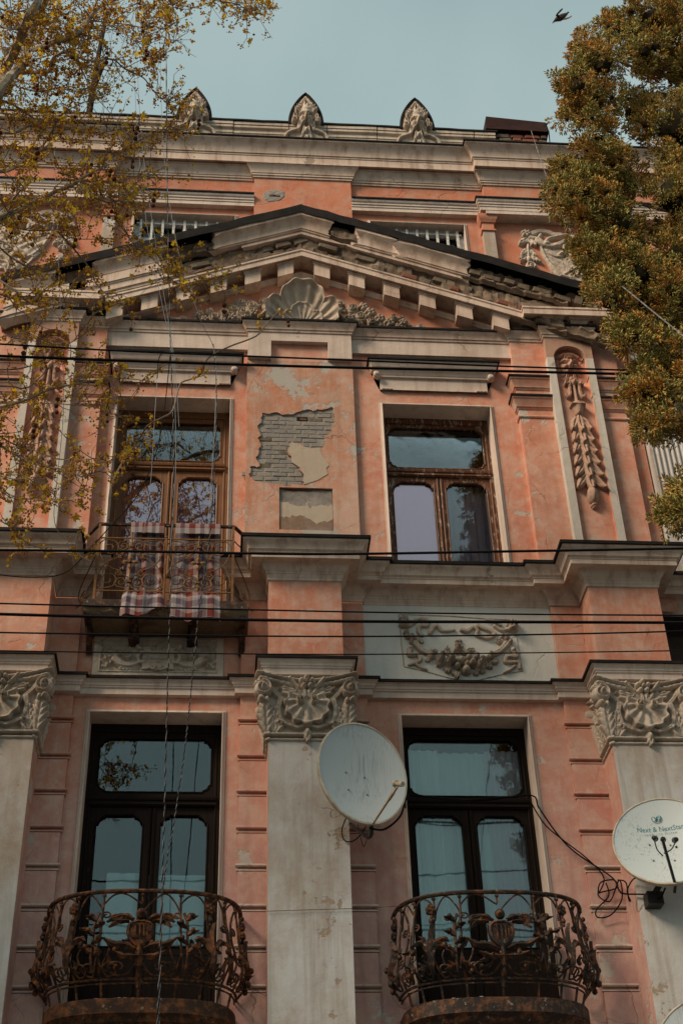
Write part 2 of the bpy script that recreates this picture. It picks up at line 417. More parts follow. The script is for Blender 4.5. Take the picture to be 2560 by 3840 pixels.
M['shade'] = simple('shade_dark_wall', (.05, .035, .028), .95, 0, .1, c2=(.08, .05, .04))  # dark colour stands in for the deep shade of the side recess
M['soffit'] = plaster('stained_soffit', (.25, .17, .10), (.19, .13, .08), (.12, .08, .05), (.09, .06, .04), .6, streak=.6)
def wood(name, c1, c2, paint=None, pt=.5, rough=.55, spec=.3):
    s = NT(name)
    g = s.noise(1., 6, .6, s.pos((60, 60, 4)))
    c = s.mix(s.ramp(g, [(.35, 0.), (.68, 1.)]), c1, c2)
    h = g
    if paint is not None:
        pm = s.ramp(s.noise(1., 8, .7, s.pos((26, 26, 9))), [(pt, 0.), (pt+.03, 1.)])
        c = s.mix(pm, c, paint); h = s.math('ADD', g, pm)
    s.col(c); s.bump(h, .5, .006); return s.set(rough, 0, spec)
M['wood'] = wood('varnished_brown_wood', (.20, .085, .03), (.11, .045, .018))
M['woodpeel'] = wood('peeling_wood', (.15, .055, .022), (.08, .03, .014), (.33, .26, .19), .56)
M['wooddark'] = wood('dark_stained_wood', (.016, .009, .006), (.008, .005, .004), (.045, .022, .013), .64, .75, .12)
s = NT('rusted_iron')
c = s.mix(s.ramp(s.noise(18, 7, .7), [(.44, 0.), (.66, 1.)]), (.034, .017, .011), (.25, .09, .030))
c = s.mix(s.ramp(s.noise(7, 5, .6, s.pos(off=(5, 5, 2))), [(.52, 0.), (.68, 1.)]), c, (.02, .014, .012))
s.col(c); s.bump(s.noise(90, 4), .6, .004); M['rust'] = s.set(.75, .25, .3)
s = NT('blackened_iron')
c = s.mix(s.ramp(s.noise(13, 7, .7), [(.48, 0.), (.68, 1.)]), (.022, .014, .010), (.19, .07, .026))
c = s.mix(s.ramp(s.noise(25, 5, .6, s.pos(off=(2, 9, 2))), [(.62, 0.), (.68, 1.)]), c, (.24, .19, .14))
s.col(c); s.bump(s.noise(80, 4), .6, .004); M['iron'] = s.set(.6, .3, .4)
s = NT('rusty_painted_iron')
c = s.mix(s.ramp(s.noise(20, 7, .7), [(.40, 0.), (.62, 1.)]), (.21, .105, .035), (.13, .055, .02))
s.col(c); s.bump(s.noise(90, 4), .5, .004); M['ochreiron'] = s.set(.7, .15, .3)
s = NT('rusted_edge_plate')
c = s.mix(s.ramp(s.noise(9, 8, .7), [(.34, 0.), (.54, 1.)]), (.20, .07, .022), (.04, .019, .011))
c = s.mix(s.ramp(s.noise(16, 6, .7, s.pos(off=(4, 2, 8))), [(.62, 0.), (.66, 1.)]), c, (.20, .17, .12))
s.col(c); s.bump(s.noise(50, 5), .6, .005); M['rustplate'] = s.set(.8, .1, .3)
M['wire'] = simple('black_cable', (.006, .006, .007), .8, 0, .1)
M['wirewhite'] = simple('dirty_white_cable', (.22, .21, .20), .6, 0, .3, c2=(.03, .03, .03), nscale=14)
M['wiresteel'] = simple('grey_steel_rope', (.22, .24, .26), .5, .4, .4)
M['dish'] = None
s = NT('grey_dish_enamel')
st = s.noise(1., 5, .6, s.pos((70, 70, 1.1)))
lim = s.ramp(s.noise(2.2, 3, .5, s.pos(off=(1, 4, 2))), [(.42, 0.), (.62, 1.)])
c = s.mix(s.math('MULTIPLY', s.ramp(st, [(.50, 0.), (.58, 1.)]), s.math('MULTIPLY', lim, .6)), (.42, .45, .45), (.22, .23, .23))
s.col(c); M['dish'] = s.set(.5, 0, .4)
s = NT('speckled_dish_enamel')
lim = s.ramp(s.noise(2.6, 3, .5, s.pos(off=(7, 4, 2))), [(.44, 0.), (.6, 1.)])
c = s.mix(s.math('MULTIPLY', s.ramp(s.noise(60, 4, .7, s.pos((1, 1, .4))), [(.56, 0.), (.62, 1.)]), s.math('MULTIPLY', lim, .7)), (.47, .52, .52), (.22, .22, .21))
s.col(c); M['dish2'] = s.set(.5, 0, .4)
M['dishrim'] = simple('yellowed_dish_rim', (.50, .44, .34), .5, 0, .4, c2=(.30, .22, .15), nscale=6)
M['teal'] = simple('teal_print', (.02, .17, .19), .6, 0, .3)
M['bolt'] = simple('zinc_bolt', (.25, .25, .25), .35, .7, .5)
M['lnb'] = simple('yellowed_plastic', (.42, .36, .27), .5, 0, .4, c2=(.25, .18, .12))
M['black'] = simple('black_plastic', (.012, .012, .012), .45, 0, .4)
M['whiteiron'] = simple('white_painted_bar', (.68, .67, .63), .5, 0, .4, c2=(.35, .33, .31), nscale=20)
M['asphalt'] = simple('asphalt', (.045, .045, .047), .9, 0, .2, c2=(.06, .06, .06), nscale=3, bump=.4, bscale=80)
M['paving'] = simple('paving', (.22, .21, .19), .9, 0, .2, c2=(.17, .16, .15), nscale=3, bump=.4, bscale=60)

def glass(name, refl, tint, k, rc_=(.88, .96, .97)):
    """window glass: clear pane that mirrors the sky and trees at grazing views; refl adds extra mirror strength"""
    s = NT(name); s.t.nodes.remove(s.b)
    g = s.n('ShaderNodeBsdfGlossy'); g.inputs['Roughness'].default_value = .0; g.inputs['Color'].default_value = (*rc_, 1)
    t = s.n('ShaderNodeBsdfTransparent'); t.inputs['Color'].default_value = (*tint, 1)
    f = s.n('ShaderNodeFresnel'); f.inputs['IOR'].default_value = 1.52
    fm = s.math('ADD', s.math('MULTIPLY', f.outputs[0], k), refl, True)
    m = s.n('ShaderNodeMixShader'); s.l(fm, m.inputs[0]); s.l(t.outputs[0], m.inputs[1]); s.l(g.outputs[0], m.inputs[2])
    nb = s.n('ShaderNodeBump'); nb.inputs['Strength'].default_value = .06; nb.inputs['Distance'].default_value = .02
    s.l(s.noise(3.0, 2, .4), nb.inputs['Height']); s.l(nb.outputs[0], g.inputs['Normal'])
    s.l(m.outputs[0], s.out.inputs[0]); return s.m
M['glass'] = glass('window_glass', .0, (.90, .90, .92), 1.1)
M['glasslilac'] = glass('lilac_mirror_glass', .15, (.90, .86, .90), 1.6, (1, .87, .95))  # mirror strength and lilac tint raised to imitate a brighter sky reflection
M['glasslow'] = glass('greenish_window_glass', .02, (.86, .93, .93), 1.2)

def curtain_mat(name, c, alpha=0.):
    s = NT(name); s.col(c); s.b.inputs['Roughness'].default_value = .9
    tr = s.n('ShaderNodeBsdfTranslucent'); tr.inputs['Color'].default_value = (*c, 1)
    m = s.n('ShaderNodeMixShader'); m.inputs[0].default_value = .35
    s.l(s.b.outputs[0], m.inputs[1]); s.l(tr.outputs[0], m.inputs[2]); s.l(m.outputs[0], s.out.inputs[0]); return s.m
M['curtain'] = curtain_mat('white_curtain', (.88, .93, .92))
M['lilac'] = curtain_mat('lilac_curtain', (.62, .52, .60))
M['blind'] = curtain_mat('pale_lilac_blind', (.86, .76, .82))
M['pinkcurtain'] = curtain_mat('pink_curtain', (.72, .56, .60))
# ------------------------------------------------------------------ ground and street
def ground():
    b = MB(); b.add([(-400, -400, 0), (400, -400, 0), (400, 400, 0), (-400, 400, 0)], [(0, 1, 2, 3)])
    tag(b.build('ground', M['asphalt'], None, None), kind='structure')
    b = MB(); b.box(-60, 60, .9, 5.2, -.05, .13)
    tag(b.build('pavement', M['paving'], None, None), kind='structure')
ground()

# ------------------------------------------------------------------ the house
house = tag(empty('apartment_building'), 'salmon pink stucco house with white cornices, carved capitals and crumbling pediment', 'building')
WINL, WINR = (-1.385, -.035), (1.815, 3.145)
B_LOW, T_LOW, T_UP = 5.78, 8.91, 13.22

def wall_sheet(mb, x0, x1, z0, z1, p, holes, depth):
    """front sheet at p with rectangular holes and their reveals going back by depth"""
    xs = sorted({x0, x1, *[h[0] for h in holes], *[h[1] for h in holes]})
    zs = sorted({z0, z1, *[h[2] for h in holes], *[h[3] for h in holes]})
    for i in range(len(xs)-1):
        for j in range(len(zs)-1):
            cx, cz = (xs[i]+xs[i+1])/2, (zs[j]+zs[j+1])/2
            if any(h[0] < cx < h[1] and h[2] < cz < h[3] for h in holes): continue
            mb.cm = 0
            mb.add([(xs[i], -p, zs[j]), (xs[i+1], -p, zs[j]), (xs[i+1], -p, zs[j+1]), (xs[i], -p, zs[j+1])], [(0, 1, 2, 3)])
    for a, b, c, d in holes:
        q = p-depth; mb.cm = 1
        mb.add([(a, -p, c), (a, -p, d), (a, -q, d), (a, -q, c)], [(0, 1, 2, 3)])
        mb.add([(b, -p, d), (b, -p, c), (b, -q, c), (b, -q, d)], [(0, 1, 2, 3)])
        mb.add([(a, -p, d), (b, -p, d), (b, -q, d), (a, -q, d)], [(0, 1, 2, 3)])
        mb.add([(b, -p, c), (a, -p, c), (a, -q, c), (b, -q, c)], [(0, 1, 2, 3)])

# walls of the three storeys
b = MB(); wall_sheet(b, -9, 4.655, 0, 10.28, 0, [(*WINL, 9.98, 10.2795), (*WINL, B_LOW, T_LOW), (*WINR, B_LOW, T_LOW)], .30)
b.build('wall', [M['pink'], M['white']], house, None)
b = MB(); wall_sheet(b, -9, 5.0, 10.28, 15.0, 0, [(*WINL, 10.2805, T_UP), (*WINR, 10.76, T_UP)], .30)
b.build('wall', [M['pink'], M['white']], house, None)
b = MB(); wall_sheet(b, -9, 9, 15.0, 18.2, -.15, [(-1.395, -.035, 15.5, 16.70), (1.82, 3.125, 15.5, 16.70)], .2)
b.cm = 0; b.box(-9, 9, -.16, 0, 14.98, 15.0)
b.build('wall', [M['attic'], M['white']], house, None)
# inner rooms: dark closed boxes behind the windows
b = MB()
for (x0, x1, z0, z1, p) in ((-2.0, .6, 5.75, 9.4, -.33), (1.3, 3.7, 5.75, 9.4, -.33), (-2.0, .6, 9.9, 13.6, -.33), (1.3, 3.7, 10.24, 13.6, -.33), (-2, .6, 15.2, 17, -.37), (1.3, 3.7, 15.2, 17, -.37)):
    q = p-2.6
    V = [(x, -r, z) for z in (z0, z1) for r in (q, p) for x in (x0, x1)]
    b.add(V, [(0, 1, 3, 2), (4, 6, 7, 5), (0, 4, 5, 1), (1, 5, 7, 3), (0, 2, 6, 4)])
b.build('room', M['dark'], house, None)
# body of the house behind, roof, and the side recess right of the last pilaster
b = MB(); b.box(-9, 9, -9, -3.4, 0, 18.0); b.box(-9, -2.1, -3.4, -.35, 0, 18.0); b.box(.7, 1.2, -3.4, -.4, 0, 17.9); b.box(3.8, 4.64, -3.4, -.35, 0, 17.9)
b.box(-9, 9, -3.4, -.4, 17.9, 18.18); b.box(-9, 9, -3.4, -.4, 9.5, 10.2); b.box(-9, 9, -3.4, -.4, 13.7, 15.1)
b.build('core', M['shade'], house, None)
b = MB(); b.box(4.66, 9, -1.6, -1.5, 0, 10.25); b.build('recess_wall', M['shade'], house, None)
brick_me = []
def brick_mesh(mat, k):
    r = random.Random(k); mb = MB(); o = lambda a: a+r.uniform(-.008, .008)
    v = []
    for z in (-.5, .5):
        for y in (.5, -.5):
            for x in (-.5, .5): v.append((x*.97+r.uniform(-.03, .03), y+r.uniform(-.12, .12)*(y < 0), z*.94+r.uniform(-.05, .05)))
    f = 0.86
    q = [(x*f, -.62+r.uniform(-.06, .06), z*f) for (x, y, z) in v if y < 0]
    v2 = v+q
    F = [(0, 1, 3, 2), (4, 6, 7, 5), (0, 4, 5, 1), (1, 5, 7, 3), (0, 2, 6, 4), (2, 3, 9, 8), (3, 7, 11, 9), (7, 6, 10, 11), (6, 2, 8, 10), (8, 9, 11, 10)]
    mb.add(v2, F); return mb.mesh('brick', mat, None)
BR = {k: [brick_mesh(M[k], 10+i) for i in range(5)] for k in ('greybrick', 'redbrick', 'brownbrick')}
def brick(parent, kind, x, p, z, L, D, H, rot=0., name='brick', yaw=0.):
    o = link(name, random.choice(BR[kind]), parent); o.location = (x, -p, z); o.scale = (L, D, H); o.rotation_euler = (0, rot, yaw); return o
for k in range(9):      # a few bricks showing in the dark recess
    for j in range(3):
        brick(house, 'redbrick', 5.0+j*.27+(k % 2)*.13, -1.5, 8.1+k*.082, .25, .06, .07)

# ------------------------------------------------------------------ plan lines of the mouldings
PLAN = [(-9, 0), (-2.92, 0), (-2.92, .06), (-2.63, .06), (-2.63, .45), (-1.85, .45), (-1.85, .06), (-1.56, .06), (-1.56, 0), (.145, 0), (.145, .06),
        (.425, .06), (.425, .45), (1.19, .45), (1.19, .06), (1.457, .06), (1.457, 0), (3.54, 0), (3.54, .06), (3.87, .06), (3.87, .45), (4.65, .45), (4.65, -.1), (9, -.1)]
P1 = [(0, 10.28), (.016, 10.287), (.016, 10.312), (.02, 10.318), (.03, 10.355), (.036, 10.358), (.036, 10.378), (.05, 10.392), (.075, 10.43), (.088, 10.455), (.10, 10.462),
      (.195, 10.456), (.195, 10.513), (.203, 10.516), (.203, 10.530), (.215, 10.538), (.228, 10.546), (.236, 10.575), (.25, 10.6), (.28, 10.622), (.288, 10.628), (.288, 10.652)]
P1S = [(.286, 10.653), (.312, 10.650), (.312, 10.688), (-.02, 10.71)]
left1 = PLAN[:9]+[(-1.435, 0)]
right1 = [(.015, 0)]+PLAN[9:]
for pa in (left1, right1):
    b = MB(); b.sweep(P1, pa); b.build('cornice', M['cream'], house, 30)
    b = MB(); b.sweep(P1S, pa); b.build('ledge_sheet', M['tar'], house, 30)
P2 = [(0, 9.095), (.06, 9.10), (.06, 9.163), (.066, 9.166), (.075, 9.172), (.077, 9.187), (.088, 9.192), (.088, 9.221), (.097, 9.228), (.105, 9.241), (.118, 9.246), (.118, 9.254)]
P2S = [(.117, 9.255), (.139, 9.252), (.139, 9.282), (-.02, 9.305)]
b = MB(); b.sweep(P2, PLAN); b.build('string_course', M['white'], house, 30)
b = MB(); b.sweep(P2S, PLAN); b.build('ledge_sheet', M['tar'], house, 30)

# ------------------------------------------------------------------ lower storey: pilasters with carved capitals
def capital_hf(side=False):
    h = HF(-.56, .56, 8.33, 9.105, .0055)
    base = .02
    if side: h = HF(-.30, .30, 8.33, 9.105, .0055)
    W = .25 if side else .385
    # bell
    w = h.win(-W, W, 8.45, 9.05); h.up(w, np.full(h.X[w].shape, .004))
    # abacus with concave sides
    e = .30 if side else .50
    cur = [(-e+2*e*i/16, 9.035+.06*abs(-1+2*i/16)**1.7) for i in range(17)]
    for i in range(16):
        hh = .075+.075*abs(-1+2*(i+.5)/16)**1.5
        h.stroke([cur[i], cur[i+1]], .022, h0=hh)
        h.stroke([(cur[i][0]*.93, cur[i][1]-.05), (cur[i+1][0]*.93, cur[i+1][1]-.05)], .03, h0=hh-.03)
    if side:
        for s in (-1, 1):
            h.spiral(s*.22, 8.92, .075, PI/2, s*1.6, .018, .12); h.blob(s*.22, 8.92, .085, h=.07, flat=.4)
            h.leaf(s*.16, 8.45, s*.2, 8.84, .085, .10, 5)
        h.leaf(0, 8.46, 0, 8.70, .09, .09, 5); h.shell(0, 8.80, .085, .09, 0, 8.88, 7, .09)
        h.blob(0, 9.0, .05, h=.1)
    else:
        for s in (-1, 1):
            h.blob(s*.44, 8.922, .092, h=.10, flat=.35)                      # volute disc
            h.spiral(s*.44, 8.922, .088, PI/2, s*1.75, .017, .125, .012)
            h.blob(s*.435, 8.93, .032, h=.19)
            h.stroke(interp([(s*.50, 9.0, 0), (s*.44, 9.012, 0), (s*.375, 8.97, 0), (s*.32, 8.89, 0), (s*.25, 8.82, 0), (s*.205, 8.775, 0)], 5), .034, .022, .10, .05, groove=.35)
            h.leaf(s*.40, 8.455, s*.425, 8.83, .088, .10, 5, tip=1.2)           # big acanthus
            h.blob(s*.455, 8.80, .05, .035, .15, s*.6); h.blob(s*.40, 8.795, .03, .05, .12)
            h.leaf(s*.335, 8.46, s*.30, 8.75, .055, .075, 4)
            h.leaf(s*.27, 8.45, s*.315, 8.60, .04, .055, 3)
            h.stroke(interp([(s*.27, 8.80, 0), (s*.285, 8.70, 0), (s*.26, 8.60, 0), (s*.20, 8.545, 0), (s*.13, 8.525, 0)], 6), .036, .012, .085, .05, groove=.4)
            h.stroke([(s*.165, 9.035), (s*.085, 8.95)], .024, .02, .11, .09)     # bud rods
            h.blob(s*.17, 9.04, .028, h=.12)
            h.leaf(s*.075, 8.905, s*.205, 8.80, .035, .10, 2)
            h.leaf(s*.10, 8.92, s*.285, 8.95, .04, .085, 2); h.stroke([(s*.13, 8.86), (s*.235, 8.90)], .028, .022, .075, .06)
            h.stroke([(s*.02, 8.90), (s*.03, 8.84), (s*.07, 8.80)], .028, .02, .11, .12, groove=.3)
            h.stroke([(0, 8.535), (s*.10, 8.505), (s*.17, 8.525), (s*.235, 8.555)], .024, .022, .065, .08, groove=.3)   # ribbon
            h.blob(s*.27, 8.555, .036, .032, .09); h.hole(s*.275, 8.55, .02, .02, .05); h.stroke([(s*.25, 8.52), (s*.30, 8.46)], .022, .014, .05)
        h.fan(0, 8.80, .225, .275, .105, 13)
        for s in (-1, 1): h.spiral(s*.068, 8.775, .042, PI/2, -s*1.4, .013, .15, .008)
        for i in range(5):
            a = PI/2+2*PI*i/5; h.blob(.055*math.cos(a), 9.0+.055*math.sin(a), .034, h=.14)
        h.blob(0, 9.0, .022, h=.155)
        h.blob(0, 8.525, .027, h=.10); h.leaf(0, 8.51, 0, 8.35, .045, .08, 2); h.blob(0, 8.45, .03, .05, .09)
    # necking rings
    wn_ = .26 if side else .415
    h.stroke([(-wn_, 8.435), (wn_, 8.435)], .021, h0=.045); h.stroke([(-wn_+.015, 8.385), (wn_-.015, 8.385)], .017, h0=.02)
    h.rough(.0022); return h
cap_front = capital_hf(); cap_side = capital_hf(True)
cap_me = cap_front.mesh('capital', M['carved'], lambda X, Z, H: (X, -(.45+H), Z))
cap_sr = cap_side.mesh('capital_flank', M['carved'], lambda X, Z, H: (.385+H, -(.22+X), Z))
cap_sl = cap_side.mesh('capital_flank', M['carved'], lambda X, Z, H: (-.385-H, -(.22-X), Z))
def pilaster(cx):
    """shaft with plinth block above the string course; capital and its flanks are sub-parts"""
    w_ = .385
    b = MB(); b.box(cx-w_, cx+w_, 0, .45, 0, 8.37); b.box(cx-.372, cx+.372, 0, .44, 8.37, 9.10)
    sh = b.build('pilaster', M['shaft'], house, None)
    for me in (cap_me, cap_sr, cap_sl):
        o = link('capital' if me is cap_me else 'capital_flank', me, sh); o.location.x = cx
    b = MB(); b.box(cx-.385, cx+.385, 0, .449, 9.28, 10.29); b.build('pedestal', M['pink'], sh, None)
    # pink side faces of the shaft
    b = MB(); b.box(cx-.3865, cx-.380, 0, .443, 0, 8.36); b.box(cx+.380, cx+.3865, 0, .443, 0, 8.36); b.build('shaft_side', M['pink'], sh, None)
for cx in (-2.24, .807, 4.26): pilaster(cx)

# rusticated strips beside the pilasters: separate blocks with a small roll moulding in each joint
JZ = [9.095, 8.79, 8.38, 7.99, 7.60, 7.21, 6.81, 6.42, 6.05, 5.66, 5.27]
for x0, x1 in ((-1.855, -1.56), (.145, .423), (1.191, 1.457), (3.54, 3.876)):
    b = MB(); b.box(x0, x1, 0, .028, 4, 9.09); b.box(x0, x1, 0, .059, 9.28, 10.275); b.build('strip', M['pink'], house, None)
    for i in range(len(JZ)-1):
        zt, zb = JZ[i]-(.032 if i else 0), JZ[i+1]+.032
        b = MB(); b.box(x0, x1+(.004 if x0 > 1 else 0), .02, .062, zb, zt); b.build('rusticated_block', M['pink'], house, None)
        b = MB(); xx0, xx1 = (x0-.0, x1+.004)
        b.sweep([(0, zb-.012), (.012, zb-.010), (.022, zb-.002), (.022, zb+.010), (.012, zb+.018), (0, zb+.02)], [(xx0, .02), (xx0, .048), (xx1, .048), (xx1, .02)])
        b.sweep([(0, zb-.052), (.014, zb-.050), (.014, zb-.040), (0, zb-.036)], [(xx0, .02), (xx0, .044), (xx1, .044), (xx1, .02)])
        b.build('joint_moulding', M['white'] if 3 < i < 9 else M['pink'], house, 30)

# panels between the pedestals
b = MB(); b.box(1.46, 3.537, 0, .012, 9.285, 10.283); b.build('panel', M['panelwhite'], house, None)

# ------------------------------------------------------------------ window surrounds
def surround(x0, x1, z0, z1, d=.0):
    b = MB(); pr = [(.0, -.002), (.03, -.002), (.034, .004), (.026, .012), (.022, .02), (.012, .024), (.012, .036), (0, .038)]
    # profile (p, outward) swept round the opening with mitred corners
    V = []; F = []; k = len(pr)
    for (cx, cz, sx, sz) in ((x0, z0, -1, 0), (x0, z1, -1, 1), (x1, z1, 1, 1), (x1, z0, 1, 0)):
        for p, o in pr: V.append((cx+sx*o, -(p+d), cz+sz*o))
    for i in range(3):
        for j in range(k-1): F.append((i*k+j, i*k+j+1, (i+1)*k+j+1, (i+1)*k+j))
    b.add(V, F); return b

def corner_frame(mb, x0, x1, z0, z1, p0, p1, st, r, top=True, bot=False):
    """rails around a pane whose corners are cut by quarter rounds: plates with an inner outline"""
    ix0, ix1, iz0, iz1 = x0+st, x1-st, z0+st, z1-st
    # corners counter-clockwise from bottom left: small square step, then a quarter round
    def ear(cx, cz, sx, sz, on):
        if not on: return [(cx, cz)]
        q = .02
        return [(cx+sx*(r+q), cz)]+[(cx+sx*(q+r-r*math.sin(t)), cz+sz*(q+r-r*math.cos(t))) for t in [PI/2*i/6 for i in range(7)]]+[(cx, cz+sz*(r+q))]
    inner = ear(ix0, iz0, 1, 1, bot)[::-1]+ear(ix1, iz0, -1, 1, bot)+ear(ix1, iz1, -1, -1, top)[::-1]+ear(ix0, iz1, 1, -1, top)
    outer = []
    n = len(inner); cx, cz = (x0+x1)/2, (z0+z1)/2
    for x, z in inner:    # push each inner point out to the outer rectangle
        tx = (x1-cx)/abs(x-cx) if abs(x-cx) > 1e-6 else 1e9; tz = (z1-cz)/abs(z-cz) if abs(z-cz) > 1e-6 else 1e9
        t = min(tx, tz); outer.append((cx+(x-cx)*t, cz+(z-cz)*t))
    for a in ((x0, z0), (x1, z0), (x1, z1), (x0, z1)):     # snap the nearest outer point onto each corner
        i = min(range(n), key=lambda i: (outer[i][0]-a[0])**2+(outer[i][1]-a[1])**2); outer[i] = a
    V = [(x, -p1, z) for x, z in inner]+[(x, -p1, z) for x, z in outer]+[(x, -p0, z) for x, z in inner]+[(x, -p0, z) for x, z in outer]
    F = []
    for i in range(n):
        j = (i+1) % n
        F += [(i, n+i, n+j, j), (i, j, 2*n+j, 2*n+i), (n+i, 3*n+i, 3*n+j, n+j)]
    mb.add(V, F)
    # raised bead round the pane
    lp = [Vector((x, -(p1+.004), z)) for x, z in inner]; mb.tube(lp+[lp[0]], .008, 4, False)

def window(x0, x1, z0, z1, p, zt0, zt1, ztop, zc, zpan, mat, label, f=.05, st=.095, tr=.05):
    """window frame (part) > transom bar, top light, two casements, three panes"""
    b = MB()
    b.box(x0, x0+f, p-.07, p+.02, z0, z1); b.box(x1-f, x1, p-.07, p+.02, z0, z1); b.box(x0+f, x1-f, p-.07, p+.02, z1-f-.05, z1)
    b.tube([(x0+f+.008, -(p+.02), z0), (x0+f+.008, -(p+.02), z1-.1)], .012, 5); b.tube([(x1-f-.008, -(p+.02), z0), (x1-f-.008, -(p+.02), z1-.1)], .012, 5)
    fr = tag(b.build('window', mat, house, None), label)
    surround(x0+.0, x1-.0, z0, z1).build('surround', M['white'], fr, 30)
    b = MB(); b.box(x0+f, x1-f, p-.06, p+.035, zt0, zt1)
    b.sweep([(0, zt1-.05), (.02, zt1-.045), (.032, zt1-.02), (.032, zt1-.008), (0, zt1+.002)], [(x0+f, p+.03), (x1-f, p+.03)])
    b.box(x0+f, x1-f, p+.035, p+.05, zt0+.012, zt0+.03); b.build('transom', mat, fr, 30)
    b = MB(); corner_frame(b, x0+f, x1-f, zt1, z1-f-.05, p-.05, p+.0, tr, .06, True, True); b.build('top_light', mat, fr, 30)
    xm = (x0+x1)/2
    def pane(gm, a, c, d, e): q = MB(); q.box(a, c, p-.028, p-.022, d, e); q.build('pane', M[gm], fr, None)
    gl = 'glasslow' if z0 < 8 else 'glass'; pane(gl, x0+f+tr*.7, x1-f-tr*.7, zt1+tr*.7, z1-f-.05-tr*.7)
    for a, c in ((x0+f, xm-.004), (xm+.004, x1-f)):
        b = MB(); corner_frame(b, a, c, zpan, zt0-.004, p-.05, p+.006, st, .07, True, False)
        if zpan > z0+.05:
            b.box(a, c, p-.05, p+.002, z0, zpan); b.box(a+.09, c-.09, p+.002, p+.016, z0+.12, zpan-.06)
        b.tube([(xm+(.022 if a > xm else -.022), -(p+.01), zpan), (xm+(.022 if a > xm else -.022), -(p+.01), zt0-.02)], .016, 5)
        b.build('casement', mat, fr, 30)
        pane(gl if z0 < 8 or (z0 > 10.5 and a > xm) else 'glasslilac', a+st*.8, c-st*.8, zpan+st*.8, zt0-st*.8)
    return fr
wLL = window(*WINL, B_LOW, T_LOW, -.25, 7.985, 8.09, 8.6, 7.93, 6.48, M['wooddark'], 'dark brown French window of the lower left balcony', .042, .08, .06)
wLR = window(*WINR, B_LOW, T_LOW, -.25, 7.985, 8.09, 8.6, 7.93, 6.48, M['wooddark'], 'dark brown French window of the lower right balcony', .038, .066, .04)
wUL = window(*WINL, 9.98, T_UP, -.25, 12.30, 12.40, 13, 12.2, 10.78, M['wood'], 'varnished brown balcony door on the upper left', .045, .085, .06)
wUR = window(*WINR, 10.76, T_UP, -.25, 12.30, 12.40, 13, 12.2, 10.80, M['woodpeel'], 'brown window with peeling paint on the upper right', .035, .065, .045)

# attic windows with white bars
for x0, x1 in ((-1.395, -.035), (1.82, 3.125)):
    b = MB(); z0, z1 = 15.5, 16.70
    b.box(x0, x0+.07, -.33, -.26, z0, z1); b.box(x1-.07, x1, -.33, -.26, z0, z1); b.box(x0, x1, -.33, -.26, z1-.09, z1); b.box((x0+x1)/2-.03, (x0+x1)/2+.03, -.33, -.27, z0, z1); b.box(x0, x1, -.325, -.27, 16.30, 16.36)
    fr = tag(b.build('attic_window', M['whiteiron'], house, None))
    surround(x0, x1, z0, z1, -.15).build('surround', M['white'], fr, 30)
    q = MB(); q.box(x0+.05, x1-.05, -.312, -.306, z0, z1-.05); q.build('pane', M['glass'], fr, None)
    n = 9
    for i in range(n):
        x = x0+.09+(x1-x0-.18)*i/(n-1); q = MB(); q.box(x-.016, x+.016, -.235, -.205, z0, z1-.04); q.build('bar', M['whiteiron'], fr, None)
    q = MB(); q.box(x0+.03, x1-.03, -.24, -.222, z1-.11, z1-.085); q.build('bar_rail', M['whiteiron'], fr, None)

# hoods over the upper windows
def hood(xa, xb):
    b = MB(); path = [(xa, 0), (xa, .04), (xb, .04), (xb, 0)]
    b.sweep([(0, 13.445), (.0, 13.455), (.0, 13.625), (.03, 13.632), (.03, 13.652), (.045, 13.668), (.06, 13.70), (.066, 13.705), (.066, 13.725), (.10, 13.735), (.115, 13.76), (.125, 13.79), (.135, 13.80), (.135, 13.822)], path)
    b.box(xa, xb, 0, .02, 14.0, 14.11)
    for x in (xa-.045, xb+.045):
        b.lathe((x, -.05, 13.64), [(.0, -.0), (.042, 0), (.042, .07), (.02, .09), (0, .09)], 12, (0, -1, 0), False)
    for x in (xa+.02, xb-.14):
        for i in range(3):
            b.plate([(x+i*.045, 13.452), (x+.036+i*.045, 13.452), (x+.018+i*.045, 13.485)], .04, .054)
    h = b.build('hood', M['white'], house, 30)
    b = MB(); b.sweep([(.134, 13.824), (.158, 13.822), (.158, 13.852), (-.03, 13.87)], path); b.build('hood_sheet', M['tar'], h, 30)
hood(-1.375, -.04); hood(1.80, 3.135)

